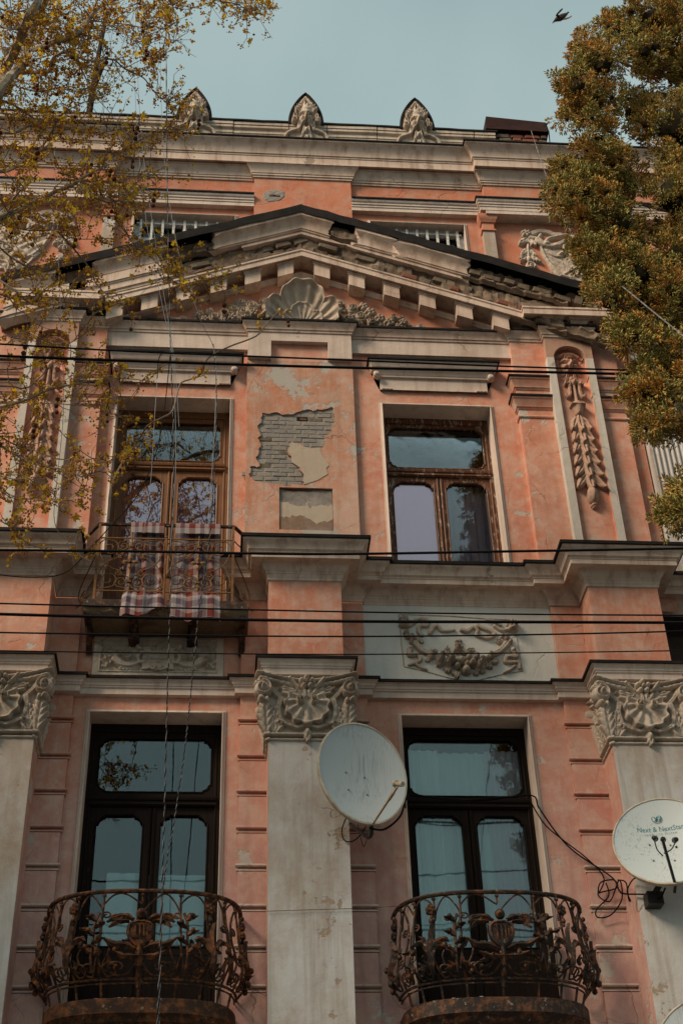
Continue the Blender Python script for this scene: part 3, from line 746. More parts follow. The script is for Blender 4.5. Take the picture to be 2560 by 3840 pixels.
# ------------------------------------------------------------------ upper storey: side pilasters, strips, centre bay
def side_pilaster(cx, xs0, xs1):
    """strip with two small cap mouldings, and the pilaster with its arched niche"""
    b = MB(); b.box(xs0, xs1, 0, .10, 10.70, 14.27); st = b.build('pilaster_strip', M['pink'], house, None)
    for xa, xb in ((xs0, cx-.297), (cx+.297, xs1)):
        pa = [(xa, 0), (xa, .10), (xb, .10), (xb, 0)]
        for z0 in (13.44, 13.12):
            b = MB(); b.sweep([(0, z0), (.012, z0+.01), (.02, z0+.03), (.03, z0+.035), (.035, z0+.06), (.06, z0+.11), (.07, z0+.135), (.08, z0+.14), (.08, z0+.165)], pa); b.build('strip_moulding', M['pink'], st, 30)
            b = MB(); b.sweep([(.078, z0+.166), (.097, z0+.164), (.097, z0+.190), (-.02, z0+.20)], pa); b.build('ledge_sheet', M['tar'], st, 30)
        b = MB(); b.sweep([(0, 12.99), (.015, 12.995), (.022, 13.01), (.015, 13.03), (0, 13.035)], pa); b.build('strip_moulding', M['pink'], st, 30)
    hw = .295; iw = .205; zc = 13.93
    b = MB(); b.box(cx-hw, cx-iw, .1, .20, 10.70, zc); b.box(cx+iw, cx+hw, .1, .20, 10.70, zc); pl = b.build('side_pilaster', M['stile'], house, None)
    b = MB(); arc = [(cx-iw*math.cos(PI*i/16), zc+iw*math.sin(PI*i/16)) for i in range(17)]
    V = [(x, -.20, z) for x, z in arc]+[(cx-hw+2*hw*i/16, -.20, 14.26 if 0 < i < 16 else 14.26) for i in range(17)]
    V += [(x, -.02, z) for x, z in arc]
    F = [(i, i+1, 17+i+1, 17+i) for i in range(16)]+[(34+i, 34+i+1, i+1, i) for i in range(16)]
    V += [(cx-hw, -.20, zc), (cx+hw, -.20, zc)]; F += [(51, 0, 17), (16, 52, 33)]
    k = len(V); V += [(cx-hw, -.1, zc), (cx-hw, -.1, 14.26), (cx+hw, -.1, zc), (cx+hw, -.1, 14.26)]
    F += [(k, 51, 17, k+1), (52, k+2, k+3, 33)]
    b.add(V, F); b.build('niche_arch', M['carved_pink'], pl, None)
    b = MB(); b.box(cx-iw, cx+iw, 0, .145, 10.70, 13.5)
    b.add([(cx-iw, -.145, 13.5), (cx+iw, -.145, 13.5), (cx+iw, -.02, 13.78), (cx-iw, -.02, 13.78), (cx-iw, -.02, 14.2), (cx+iw, -.02, 14.2)], [(0, 1, 2, 3), (3, 2, 5, 4)])
    b.build('inner_panel', M['pink'], pl, None)
    b = MB()
    for s in (-1, 1):
        b.box(cx+s*iw-(.0 if s > 0 else .0)-(.003), cx+s*iw+.003, .0, .199, 10.7, zc)
    b.build('niche_jamb', M['pink'], pl, None)
    # satyr head with a pendant of husks below
    h = HF(-.22, .22, 11.50, 14.16, .0055)
    hz = 13.86
    h.blob(0, hz, .135, .19, .15); h.blob(0, hz+.06, .15, .13, .13)
    for s in (-1, 1):
        h.leaf(s*.12, hz-.08, s*.205, hz+.15, .05, .12, 1, depth=.05); h.hole(s*.168, hz+.04, .018, .07, .05, -s*.3)
        h.stroke([(s*.015, hz+.035), (s*.06, hz+.06), (s*.11, hz+.045)], .022, .016, .175, .13)
        h.hole(s*.055, hz+.012, .036, .022, .055); h.bump(s*.055, hz+.012, .014, .012, .02)
        h.bump(s*.075, hz-.04, .05, .04, .03)
        h.stroke(interp([(s*.0, hz-.09, 0), (s*.06, hz-.10, 0), (s*.10, hz-.16, 0), (s*.17, hz-.20, 0)], 4), .024, .014, .15, .07, groove=.3)
        h.stroke(interp([(s*.04, hz-.14, 0), (s*.07, hz-.24, 0), (s*.13, hz-.27, 0)], 4), .03, .018, .12, .08, groove=.3)
        h.stroke(interp([(s*.03, hz-.25, 0), (s*.06, hz-.40, 0), (s*.065, hz-.52, 0), (s*.09, hz-.575, 0), (s*.115, hz-.54, 0)], 4), .022, .02, .07, .08, groove=.3)
        h.leaf(s*.03, hz-.30, s*.12, hz-.37, .04, .09, 2)
    h.stroke([(0, hz+.04), (0, hz-.04)], .016, .03, .19, .23); h.blob(0, hz-.035, .04, .022, .21)
    h.stroke([(-.03, hz+.085), (.03, hz+.085)], .012, h0=.18); h.stroke([(-.05, hz+.125), (.05, hz+.125)], .012, h0=.165)
    h.hole(0, hz-.125, .036, .05, .16)
    h.blob(0, hz-.21, .05, .07, .10); h.blob(0, hz-.33, .04, .06, .09)
    h.stroke([(-.13, hz+.13), (-.07, hz+.175), (0, hz+.19), (.07, hz+.175), (.13, hz+.13)], .022, h0=.13)
    h.stroke([(0, 13.50), (0, 13.18)], .022, .03, .05, .06); h.stroke([(-.045, 13.18), (.045, 13.18)], .02, h0=.07)
    h.stroke([(0, 13.145), (0, 13.03)], .085, .05, .10, .085); h.stroke([(-.08, 13.14), (.08, 13.14)], .02, h0=.105)
    # husks
    zz = 12.97; wd = .085; k = 0
    while zz > 12.02:
        hgt = .25
        for s in (-1, 1):
            h.leaf(s*.03, zz, s*(wd+.03), zz-hgt*.92, .055, .10, 1, depth=.05, tip=1.45)
        h.leaf(0, zz+.02, 0, zz-hgt*1.02, .062, .12, 1, depth=.05, tip=1.3)
        zz -= .178; wd = .088+.012*k; k += 1
    h.blob(0, 11.76, .072, .125, .12); h.bump(0, 11.76, .02, .12, .012); h.bump(.035, 11.76, .012, .1, -.012); h.bump(-.035, 11.76, .012, .1, -.012); h.bump(.055, 11.76, .008, .08, -.01); h.bump(-.055, 11.76, .008, .08, -.01)
    h.blob(0, 11.615, .045, .03, .08); h.blob(0, 11.59, .03, .022, .06)
    h.rough(.002)
    link('satyr_pendant', h.mesh('satyr_pendant', M['carved_pink'], lambda X, Z, H: (cx+X, -(np.where(Z > 13.55, .03+.0*Z, .142)+H), Z)), pl)
side_pilaster(-2.21, -2.90, -1.575); side_pilaster(4.195, 3.48, 4.815)

# wing beyond, with a fluted pilaster
b = MB(); b.box(5.0, 9, -.3, -.05, 10.6, 14.9); b.build('wing_wall', M['pink'], house, None)
def fluted(x0, x1):
    b = MB(); n = 6; w_ = (x1-x0-.06)/n; P_ = .10
    pts = [(x0, -.05), (x0, P_), (x0+.03, P_)]
    for i in range(n):
        xa = x0+.03+i*w_
        for k in range(5):
            a = PI*k/4; pts.append((xa+w_*.5-w_*.40*math.cos(a), P_-.035*math.sin(a)))
        pts.append((xa+w_, P_))
    pts += [(x1, P_), (x1, -.05)]
    V = [(x, -p, z) for z in (11.78, 14.2) for x, p in pts]; k = len(pts)
    b.add(V, [(i, i+1, k+i+1, k+i) for i in range(k-1)]+[tuple(range(k-1, -1, -1))])
    b.box(x0, x1, -.05, P_, 10.62, 11.78); b.box(x0-.04, x1+.04, -.05, P_+.03, 13.55, 13.9)
    b.build('fluted_pilaster', M['shaft'], house, 30)
fluted(5.02, 5.46)

# centre bay: flat panel of old plaster whose middle has fallen away
PX0, PX1, PZ0, PZ1 = .16, 1.466, 10.70, 13.95
rg = .008
def inpoly(X, Z, poly):
    ins = np.zeros(X.shape, bool); n = len(poly); j = n-1
    for i in range(n):
        xi, zi = poly[i]; xj, zj = poly[j]
        c = ((zi > Z) != (zj > Z)) & (X < (xj-xi)*(Z-zi)/(zj-zi+1e-12)+xi); ins ^= c; j = i
    return ins
LOSS = [(.335, 13.005), (.41, 12.995), (.52, 12.985), (.72, 12.99), (.84, 13.035), (.97, 13.06), (1.13, 13.10), (1.19, 13.12), (1.215, 13.02), (1.225, 12.84), (1.14, 12.70), (1.09, 12.60), (1.08, 12.46),
        (1.00, 12.43), (.80, 12.50), (.70, 12.55), (.655, 12.42), (.70, 12.33), (.70, 12.24), (.80, 12.16), (.83, 12.05), (.83, 11.90), (.60, 11.89), (.33, 11.93), (.23, 11.98), (.19, 12.05), (.20, 12.11), (.31, 12.19), (.30, 12.35), (.33, 12.60), (.30, 12.72), (.335, 12.85)]
LOSS2 = [(.555, 11.86), (1.165, 11.86), (1.165, 11.25), (.555, 11.25)]
gx = np.arange(PX0, PX1+rg*.5, rg); gz = np.arange(11.10, 13.30+rg*.5, rg)
cxs, czs = np.meshgrid((gx[:-1]+gx[1:])/2, (gz[:-1]+gz[1:])/2)
jit = .014*np.sin(cxs*23+3*np.sin(czs*13))+.010*np.sin(czs*37+2*np.sin(cxs*21))+rng.normal(0, .0015, cxs.shape)
gone = inpoly(cxs+jit, czs+jit[::-1, ::-1], LOSS) | inpoly(cxs, czs, LOSS2)
V = []; F = []; ny, nx = gone.shape
xx, zz = np.meshgrid(gx, gz); vf = np.stack([xx.ravel(), np.full(xx.size, -.06), zz.ravel()], 1); vb = vf.copy(); vb[:, 1] = -.034
j, i = np.nonzero(~gone); nv = nx+1
Fq = [np.stack([j*nv+i, j*nv+i+1, (j+1)*nv+i+1, (j+1)*nv+i], 1)]
off = len(vf); g2 = np.pad(gone, 1)
for dj, di, a, c in ((0, -1, (0, 0), (1, 0)), (0, 1, (1, 1), (0, 1)), (-1, 0, (0, 1), (0, 0)), (1, 0, (1, 0), (1, 1))):
    nb = g2[1+dj:ny+1+dj, 1+di:nx+1+di]; j, i = np.nonzero((~gone) & nb)
    A = (j+a[0])*nv+i+a[1]; B_ = (j+c[0])*nv+i+c[1]
    Fq.append(np.stack([A, A+off, B_+off, B_], 1))
link('centre_panel', np_mesh('centre_panel', np.vstack([vf, vb]), np.vstack(Fq), M['pinkworn'], False), house)
b = MB(); b.box(PX0, PX1, 0, .06, 13.30, PZ1); b.box(PX0, PX1, 0, .06, PZ0, 11.10); b.box(PX0, PX0+.004, 0, .0595, 11.1, 13.3); b.box(PX1-.004, PX1, 0, .0595, 11.1, 13.3)
b.build('centre_panel', M['pinkworn'], house, None)
b = MB(); b.box(PX0+.01, PX1-.01, .0, .038, 11.88, 13.2); b.build('mortar_bed', M['mortar'], house, None)
bw, bh = .178, .066
for r_ in range(19):
    z = 11.93+r_*bh
    for k in range(-1, 8):
        x = .2+k*bw+(r_ % 2)*bw*.5
        if .17 < x < 1.25 and inpoly(np.array([[x]]), np.array([[z]]), LOSS)[0, 0] and not (abs(x-.80) < .09 and abs(z-12.91) < .03):
            brick(house, 'greybrick' if random.random() < .95 else 'brownbrick', x+random.uniform(-.006, .006), .034, z, bw*random.uniform(.90, .96), random.uniform(.012, .022), bh*.87, random.uniform(-.03, .03))
b = MB(); b.box(.765, .895, .03, .0455, 12.90, 12.95); b.build('hole_shade_plate', M['dark'], house, None); brick(house, 'redbrick', .845, .040, 12.918, .08, .012, .03)  # flat dark plate, painted as the shade inside a small hole
def ragged_plate(x0, x1, zt, zb_, p, mat, seed, amp=.02):
    r = random.Random(seed); n = 26
    top = []; h_ = 0
    for i in range(n+1): h_ = h_*.72+r.gauss(0, amp*.75); top.append((x0+(x1-x0)*i/n, zt+h_))
    b = MB(); b.plate([(x0, zb_)]+[(x1, zb_)]+top[::-1], .0, p); b.build('render_patch', M[mat], house, None)
ragged_plate(.557, 1.163, 11.835, 11.25, .030, 'darkpatch', 1, .012); ragged_plate(.557, 1.163, 11.64, 11.27, .040, 'patch', 2, .022)
ragged_plate(.557, 1.163, 11.43, 11.25, .047, 'brownpatch', 3, .028)
# cream skim left over on the lower right of the loss
gi = [(.70, 12.555), (.80, 12.505), (.93, 12.44), (1.03, 12.47), (1.06, 12.34), (1.13, 12.20), (1.10, 12.15), (1.12, 12.07), (1.0, 11.97), (.84, 11.90), (.835, 12.05), (.80, 12.155), (.705, 12.24), (.70, 12.33), (.655, 12.42)]
b = MB(); b.plate([(x+random.uniform(-.008, .008), z+random.uniform(-.008, .008)) for x, z in gi], .05, .066); b.build('skim_patch', M['patch'], house, None)

# entablature of the upper storey
PLAN3 = [(-9, 0), (-2.90, 0), (-2.90, .10), (-2.505, .10), (-2.505, .20), (-1.915, .20), (-1.915, .10), (-1.575, .10), (-1.575, .05), (.165, .05), (.165, .13), (1.455, .13), (1.455, .05), (3.48, .05), (3.48, .10),
         (3.90, .10), (3.90, .20), (4.49, .20), (4.49, .10), (4.815, .10), (4.815, -.05), (9, -.05)]
b = MB(); b.sweep([(0, 14.262), (.014, 14.27), (.018, 14.30), (.03, 14.305), (.034, 14.335), (.05, 14.36), (.068, 14.385), (.072, 14.39), (.072, 14.412)], PLAN3)
b.build('entablature_moulding', M['cream'], house, 30)
b = MB(); b.sweep([(.07, 14.413), (.09, 14.410), (.09, 14.44), (-.03, 14.45)], PLAN3); b.build('ledge_sheet', M['tar'], house, 30)
for xa, xb in ((-1.575, .165), (1.455, 3.48)): b = MB(); b.box(xa, xb, 0, .05, 14.035, 14.268); b.build('architrave', M['white'], house, None)
b = MB(); b.box(.165, 1.455, 0, .13, 14.13, 14.268); b.box(.165, .452, 0, .13, 13.86, 14.13); b.box(1.16, 1.455, 0, .13, 13.86, 14.13); b.build('portal_block', M['white'], house, None)
b = MB(); b.box(.452, 1.16, 0, .062, 13.84, 14.13); b.build('portal_panel', M['pink'], house, None)

# unseen block added beyond the left edge to shade the lower storey
nb = tag(empty('unseen_shade_block', (-14, 0, 0)), 'plain unseen block added beyond the left edge to shade the lower storey', 'shade block')
b = MB(); b.hexa([(x+14, -p, z) for z in (0, 14.4) for p in (-6, 8.5) for x in (-21, -9.6)]); b.build('wall', M['panelwhite'], nb, None)
b = MB(); b.hexa([(x+14, -p, z) for z in (14.4, 14.6) for p in (-6.2, 8.8) for x in (-21.2, -9.3)]); b.build('roof', M['tar'], nb, None)
# ------------------------------------------------------------------ pediment
AX = .84
def rz(x, z0): return z0-(.405*(AX-x) if x < AX else .357*(x-AX))
def rline(xs, z0): return [(x, rz(x, z0)) for x in xs]
def cut(x0, x1, n=1):
    xs = [x0+(x1-x0)*i/n for i in range(n+1)]
    if x0 < AX < x1 and not any(abs(x-AX) < 1e-6 for x in xs): xs = sorted(xs+[AX])
    return xs
XL, XR = -2.86, 4.56
b = MB()
poly = [(-1.9, 14.43)]+[(3.56, 14.43)]+[(x, rz(x, 15.56)) for x in (3.56, AX, -1.9)]
b.plate(poly, 0, .03); ped = b.build('pediment', M['attic'], house, None)
b = MB(); b.rake([(.03, 15.36), (.05, 15.365), (.06, 15.39), (.085, 15.41), (.085, 15.43), (.03, 15.44)], rline(cut(-1.75, 3.58), 0)); b.build('bed_moulding', M['cream'], ped, 30)
# corona: soffit and thin white face
b = MB(); b.rake([(.0, 15.545), (.262, 15.540), (.262, 15.522), (.285, 15.522), (.285, 15.60), (.298, 15.612), (.298, 15.638), (.24, 15.652), (.0, 15.652)], rline(cut(-1.62, 3.66), 0)); b.build('corona', M['cream'], ped, 30)
# modillions
for x in (-1.50, -1.075, -.645, -.22, .212, .635, 1.105, 1.55, 1.995, 2.45, 2.915, 3.37):
    s_ = .405 if x < AX else -.357; w_ = .100
    def hx(x0, x1, p0, p1, z0, z1): return [(xx, -p, (z0 if k == 0 else z1)+rz(x, 0)+s_*(xx-x)) for k in (0, 1) for p in (p0, p1) for xx in (x0, x1)]
    b = MB(); b.hexa(hx(x-w_, x+w_, .03, .225, 15.30, 15.485)); b.hexa(hx(x-w_-.012, x+w_+.012, .03, .232, 15.485, 15.503)); b.hexa(hx(x-w_-.02, x+w_+.02, .03, .248, 15.503, 15.546))
    b.build('modillion', M['cream'], ped, None)
# rough masonry left bare where the mouldings fell: displaced strip
def rubble(x0, x1, dz0, dz1, p, amp, seed, mat='masonry', nz=9):
    r = np.random.default_rng(seed); nx = max(8, int((x1-x0)/.03)); xs = np.linspace(x0, x1, nx)
    V = []; 
    n1 = r.normal(0, 1, (nx, nz)); k = np.array([.25, .5, .25])
    for ax in (0, 1): n1 = np.apply_along_axis(lambda a: np.convolve(a, k, 'same'), ax, n1)
    n2 = r.normal(0, 1, (nx//6+2, nz//3+2)).repeat(6, 0).repeat(3, 1)[:nx, :nz]
    for i, x in enumerate(xs):
        for j in range(nz):
            e = 0 if 0 < j < nz-1 else -.05
            V.append((x, -(p+e+amp*(.8*n1[i, j]+.7*n2[i, j])), rz(x, 0)+dz0+(dz1-dz0)*j/(nz-1)+(.012*n1[i, j] if 0 < j < nz-1 else 0)))
    F = [(i*nz+j, (i+1)*nz+j, (i+1)*nz+j+1, i*nz+j+1) for i in range(nx-1) for j in range(nz-1)]
    return link('rubble', np_mesh('rubble', np.array(V), np.array(F), M[mat], False), ped)
b = MB(); b.rake([(-.15, 15.65), (.20, 15.65), (.20, 16.2), (-.15, 16.2)], rline(cut(XL, XR), 0)); b.build('masonry_core', M['masonry'], ped, None)
rubble(-1.75, AX, 15.65, 15.99, .245, .022, 1); rubble(AX, 3.7, 15.65, 15.99, .24, .022, 2)
rubble(-.95, -.30, 15.98, 16.24, .30, .03, 3); rubble(1.22, 1.56, 15.98, 16.24, .34, .025, 4); rubble(2.98, XR, 15.95, 16.24, .30, .035, 5); rubble(3.3, XR, 15.56, 15.98, .26, .03, 8)
rubble(-2.3, -1.75, 15.98, 16.24, .30, .03, 6)
# separate bricks in the gaps
for x0, x1, z0, p, kind in ((-.95, -.28, 16.05, .31, 'brownbrick'), (3.0, 4.5, 16.07, .32, 'brownbrick'), (-.6, .8, 15.83, .245, 'redbrick'), (.9, 3.2, 15.83, .24, 'brownbrick'), (-.3, .8, 15.72, .25, 'brownbrick'), (1.3, 3.6, 15.72, .245, 'redbrick')):
    x = x0
    while x < x1:
        L = random.uniform(.10, .30); sl = .40 if x < AX else -.35
        if random.random() < (.8 if x > 2.9 else .35): brick(ped, kind if random.random() < .30 else 'brownbrick', x+L/2, p+random.uniform(-.035, .008), rz(x+L/2, z0), L*.93, random.uniform(.04, .08), .085 if L > .12 else .15, -math.atan(sl)+random.uniform(-.05, .05))
        x += L+.008
# surviving lengths of the crowning cyma
CY = [(.20, 15.972), (.318, 15.975), (.322, 15.995), (.335, 16.0), (.338, 16.035), (.35, 16.08), (.375, 16.12), (.405, 16.15), (.42, 16.165), (.422, 16.235)]
def ragged(x0, x1, nm, prof, mat, seed):
    """a moulding length with broken ends"""
    r = random.Random(seed); xs = cut(x0, x1, max(2, int((x1-x0)/.12))); b = MB(); b.rake(prof, rline(xs, 0))
    k = len(prof)
    for e in (0, len(xs)-1):
        for j in range(k):
            v = b.v[e*k+j]; b.v[e*k+j] = (v[0]+r.uniform(-.06, .06), v[1]+r.uniform(0, .01), v[2]+0)
    for i in range(1, len(xs)-1):
        if r.random() < .3:
            v = b.v[i*k]; b.v[i*k] = (v[0], v[1], v[2]+r.uniform(0, .012))
    return b.build(nm, mat, ped, 30)
for i, (x0, x1) in enumerate(((XL, -2.28), (-1.78, -.93), (-.32, 1.22), (1.54, 2.05), (2.07, 2.98))): ragged(x0, x1, 'cyma_length', CY, M['cream'], i)
LM = [(.2, 15.655), (.30, 15.66), (.30, 15.70), (.318, 15.705), (.318, 15.80), (.33, 15.81), (.33, 15.83), (.345, 15.835), (.345, 15.97), (.2, 15.975)]
ragged(-2.2, -.80, 'corona_length', LM, M['cream'], 21)
ragged(XL, -1.75, 'corona_length', [(.2, 15.60)]+LM[1:], M['cream'], 22)
T2 = [(.2, 15.90), (.312, 15.905), (.316, 15.935), (.30, 15.945), (.30, 15.974), (.2, 15.976)]
ragged(1.4, 2.9, 'fillet_length', T2, M['cream'], 23); ragged(.1, 1.35, 'fillet_length', T2, M['cream'], 24)
# roofing sheet along the slopes
b = MB(); b.rake([(.423, 16.225), (.438, 16.20), (.445, 16.335), (.42, 16.345), (-.15, 16.40), (-.15, 16.36), (.423, 16.31)], [(x, z+random.uniform(-.011, .011)) for x, z in rline(cut(XL-.04, XR+.04, 46), 0)]); b.build('roof_sheet', M['tar'], ped, None)
# level cornice returns over the side pilasters
for cx, xo0, xo1 in ((-2.21, -2.76, -1.66), (4.195, 3.64, 4.75)):
    b = MB(); b.sweep([(0, 14.535), (.155, 14.53), (.155, 14.51), (.18, 14.51), (.18, 14.60), (.19, 14.605), (.19, 14.635), (.1, 14.65), (-.1, 14.65)], [(xo0+.18, -.05), (xo0+.18, .20), (xo1-.18, .20), (xo1-.18, -.05)])
    b.build('corona', M['cream'], house, 30)
    b = MB(); b.box(xo0+.2, xo1-.2, 0, .26, 14.65, 14.86); b.build('blocking_course', M['masonry'], house, None)
    b = MB(); b.box(cx-.36, cx+.36, 0, .235, 14.44, 14.535); b.build('bed_block', M['cream'], house, None)
    for dx in (-.17, .17):
        b = MB(); b.hexa([(cx+dx+sx*w_, -p, z) for z, w_, pp in ((14.43, .10, .27), (14.50, .115, .30)) for p in (.2, pp) for sx in (-1, 1)])
        b.hexa([(cx+dx+sx*w_, -p, z) for z, w_, pp in ((14.50, .125, .32), (14.53, .15, .35)) for p in (.2, pp) for sx in (-1, 1)]); b.build('modillion', M['cream'], house, None)
rubble(3.62, 4.9, 15.45-.0, 15.66, .28, .03, 31); 

# shell and garlands in the tympanum
h = HF(.38, 1.30, 14.42, 15.30, .007)
cx, cz = .85, 14.44
w = h.win(.36, 1.32, 14.42, 15.32); dx = h.X[w]-cx; dz = h.Z[w]-cz
a = np.arctan2(dx, dz); r_ = np.hypot(dx, dz*.93)
lob = np.abs(np.cos(a*2.5)); edge = .36+.25*np.clip(np.cos(a*.62), 0, 1)**1.5; edge = edge*(.80+.23*lob**.7)
d = r_/edge
rib = .5+.5*np.cos(a*20)
hh = .03+.20*d**2.2-.036*rib*np.clip(d*1.5, 0, 1)+.05*(lob-.5)*d**2+.045*np.exp(-((d-.96)/.035)**2)
h.up(w, np.where((d < 1) & (dz > -.02), hh, -1))
e2 = edge*.52; d2 = r_/e2
h.up(w, np.where((d2 < 1) & (dz > -.02), .05+.10*np.sqrt(np.clip(1-d2**2, 0, 1))*.3+.09*d2**2-.014*rib+.02*np.exp(-((d2-.95)/.05)**2), -1))
h.blob(cx, cz, .07, .05, .12); h.rough(.0015)
sh_me = h.build('shell', M['carved'], house, .032)
def garland(flip):
    h = HF(.0, 1.35, 14.40, 14.98, .006); r = random.Random(4 if flip else 9)
    h.leaf(.02, 14.60, .10, 14.93, .07, .07, 3); h.leaf(.05, 14.45, .02, 14.68, .06, .06, 2); h.spiral(.10, 14.86, .05, 0, 1.3, .018, .07); h.spiral(.06, 14.52, .05, 2, 1.3, .018, .06)
    h.stroke(interp([(.0, 14.75, 0), (.1, 14.66, 0), (.18, 14.55, 0)], 4), .035, .02, .07)
    for x, z, q in ((.26, 14.80, .085), (.40, 14.84, .075), (.22, 14.63, .07), (.36, 14.66, .10), (.48, 14.72, .085), (.33, 14.53, .06), (.50, 14.56, .07), (.60, 14.62, .08), (.62, 14.50, .06), (.72, 14.55, .085), (.78, 14.66, .06), (.84, 14.49, .065), (.90, 14.58, .06)):
        (h.rose if r.random() < .7 else h.flower)(x, z, q*1.05, .075+r.uniform(0, .05), a0=r.random()*6)
    for x, z, q in ((1.12, 14.52, .06), (1.20, 14.47, .05), (1.27, 14.47, .045), (1.32, 14.46, .03), (1.05, 14.47, .05)): h.rose(x, z, q, .06, r.random()*6)
    for i in range(22):
        x = r.uniform(.15, 1.2); z = 14.72-.2*x+r.uniform(-.1, .1); a = r.uniform(0, 6.3); h.leaf(x, z, x+.13*math.cos(a), max(14.42, z+.10*math.sin(a)), .03, .06, 2)
    h.rough(.002)
    return h
link('garland', garland(0).mesh('garland', M['carved_dark'], lambda X, Z, H: (1.24+X, -(.032+H), Z)), house)
link('garland', garland(1).mesh('garland', M['carved_dark'], lambda X, Z, H: (.46-X, -(.032+H), Z)), house)

# ------------------------------------------------------------------ attic storey
AP = -.15
b = MB(); b.box(.22, 1.57, AP-.02, -.08, 15.0, 17.46); b.build('attic_panel', M['attic'], house, None)
for xa, xb in ((3.44, 9), (-9, -1.72)): b = MB(); b.box(xa, xb, AP-.02, -.05, 17.10, 17.46); b.build('attic_frieze', M['attic'], house, None)
h = HF(.33, .66, 16.92, 17.26, .008)
h.blob(.49, 17.10, .15, .12, .006, .3, flat=.2); h.blob(.44, 17.05, .09, .08, .006, flat=.2); h.blob(.56, 17.16, .09, .05, .006, flat=.2); h.rough(.002)
h.build('grey_patch', M['mortar'], house, -.08)
b = MB(); b.box(.435, .575, -.079, -.0715, 17.075, 17.115); b.build('hole_shade_plate', M['dark'], house, None)  # dark plate on the surface; its colour is the hole's inner shade
for x in (.455, .55): brick(house, 'redbrick', x, -.085, 17.095, .055, .028, .036)
PLA = [(-9, -.05), (-1.70, -.05), (-1.70, AP), (.222, AP)]; PLB = [(1.568, AP), (3.42, AP), (3.42, -.05), (9, -.05)]
SP = [(0, 16.86), (.075, 16.862), (.075, 16.925), (.085, 16.93), (.085, 16.965), (.098, 16.97), (.098, 17.0), (.11, 17.01), (.12, 17.03), (.12, 17.055)]
for pp in (PLA, PLB):
    b = MB(); b.sweep(SP, pp); b.build('attic_string', M['white'], house, 30)
    b = MB(); b.sweep([(.119, 17.056), (.138, 17.054), (.138, 17.08), (-.02, 17.10)], pp); b.build('ledge_sheet', M['tar'], house, 30)
for xa, xb in ((3.42, 9), (-9, -1.70)): b = MB(); b.box(xa, xb, AP-.02, .02, 16.80, 16.858); b.build('attic_soffit', M['white'], house, None)
for x0, x1 in ((3.365, 3.525), (-1.80, -1.64)):
    b = MB(); b.box(x0, x1, AP, -.06, 15.2, 16.52); pl = b.build('attic_pilaster', M['shaft'], house, None)
    b = MB(); b.sweep([(0, 16.52), (.02, 16.525), (.02, 16.55), (.0, 16.56)], [(x0, AP), (x0, -.06), (x1, -.06), (x1, AP)]); b.box(x0, x1, AP, -.06, 16.52, 16.68)
    b.sweep([(0, 16.68), (.02, 16.69), (.03, 16.72), (.05, 16.75), (.055, 16.80), (.055, 16.83), (0, 16.84)], [(x0, AP), (x0, -.06), (x1, -.06), (x1, AP)]); b.build('pilaster_cap', M['attic'], pl, 30)
PLC = [(-9, -.05), (-1.72, -.05), (-1.72, AP), (.22, AP), (.22, -.08), (1.57, -.08), (1.57, AP), (3.44, AP), (3.44, -.05), (9, -.05)]
b = MB(); b.sweep([(0, 17.455), (.02, 17.46), (.02, 17.49), (.035, 17.495), (.035, 17.525), (.045, 17.53), (.05, 17.56), (.065, 17.60), (.09, 17.64), (.105, 17.66), (.115, 17.662), (.115, 17.69), (0, 17.70)], PLC); b.build('attic_bed_moulding', M['cream'], house, 30)
PLD = [(-9, .12), (-1.62, .12), (-1.62, .02), (3.32, .02), (3.32, .12), (9, .12)]
b = MB(); b.sweep([(-.2, 17.70), (-.02, 17.70), (-.02, 17.685), (.0, 17.685), (.0, 17.815), (.01, 17.82), (.01, 17.845), (.025, 17.85), (.03, 17.89), (.05, 17.95), (.09, 18.0), (.125, 18.03), (.13, 18.035), (.13, 18.06), (-.15, 18.075)], PLD); b.build('attic_cornice', M['cream'], house, 30)
b = MB(); b.sweep([(.129, 18.062), (.15, 18.060), (.15, 18.083), (-.25, 18.13)], PLD); b.build('roof_sheet', M['tar'], house, 30)
# parapet of separate moulded stones
x = -3.4; i = 0
while x < 3.70:
    L = (.62, .80, .55, .72)[i % 4]; x2 = min(x+L, 3.72)
    b = MB(); b.sweep([(0, 18.05), (0, 18.36), (.012, 18.365), (.012, 18.40), (-.005, 18.41), (-.005, 18.455), (.03, 18.47), (.035, 18.50), (.03, 18.515), (.045, 18.52), (.045, 18.575), (-.2, 18.58)], [(x+.006, -.03+random.uniform(-.006, .006)), (x2-.006, -.03+random.uniform(-.006, .006))])
    b.build('parapet_stone', M['carved'], house, 30)
    x = x2; i += 1
b = MB(); b.box(-3.4, 3.72, -.35, -.045, 18.0, 18.56); b.build('parapet_core', M['masonry'], house, None)
n = 40; b = MB(); r = random.Random(3)
b.v = []; 
for i in range(n+1):
    xx = -3.45+7.2*i/n; dz = r.uniform(-.006, .006)
    b.v += [(xx, -.03, 18.582+dz), (xx, -.03, 18.612+dz), (xx, .35, 18.66), (xx, .35, 18.58)]
for i in range(n): b.f += [[4*i+j, 4*i+4+j, 4*i+4+(j+1) % 4, 4*i+(j+1) % 4] for j in range(4)]; b.m += [0]*4
b.build('roof_sheet', M['tar'], house, None)
rr = np.random.default_rng(44)
def debris():
    h = HF(-3.3, 3.7, 18.07, 18.30, .02); 
    for i in range(160): h.blob(rr.uniform(-3.3, 3.7), 18.08+rr.exponential(.03), rr.uniform(.03, .09), rr.uniform(.015, .05), rr.uniform(.02, .06))
    h.rough(.004, 30); return h
o = debris().build('crumbled_render', M['carved'], house, -.03)
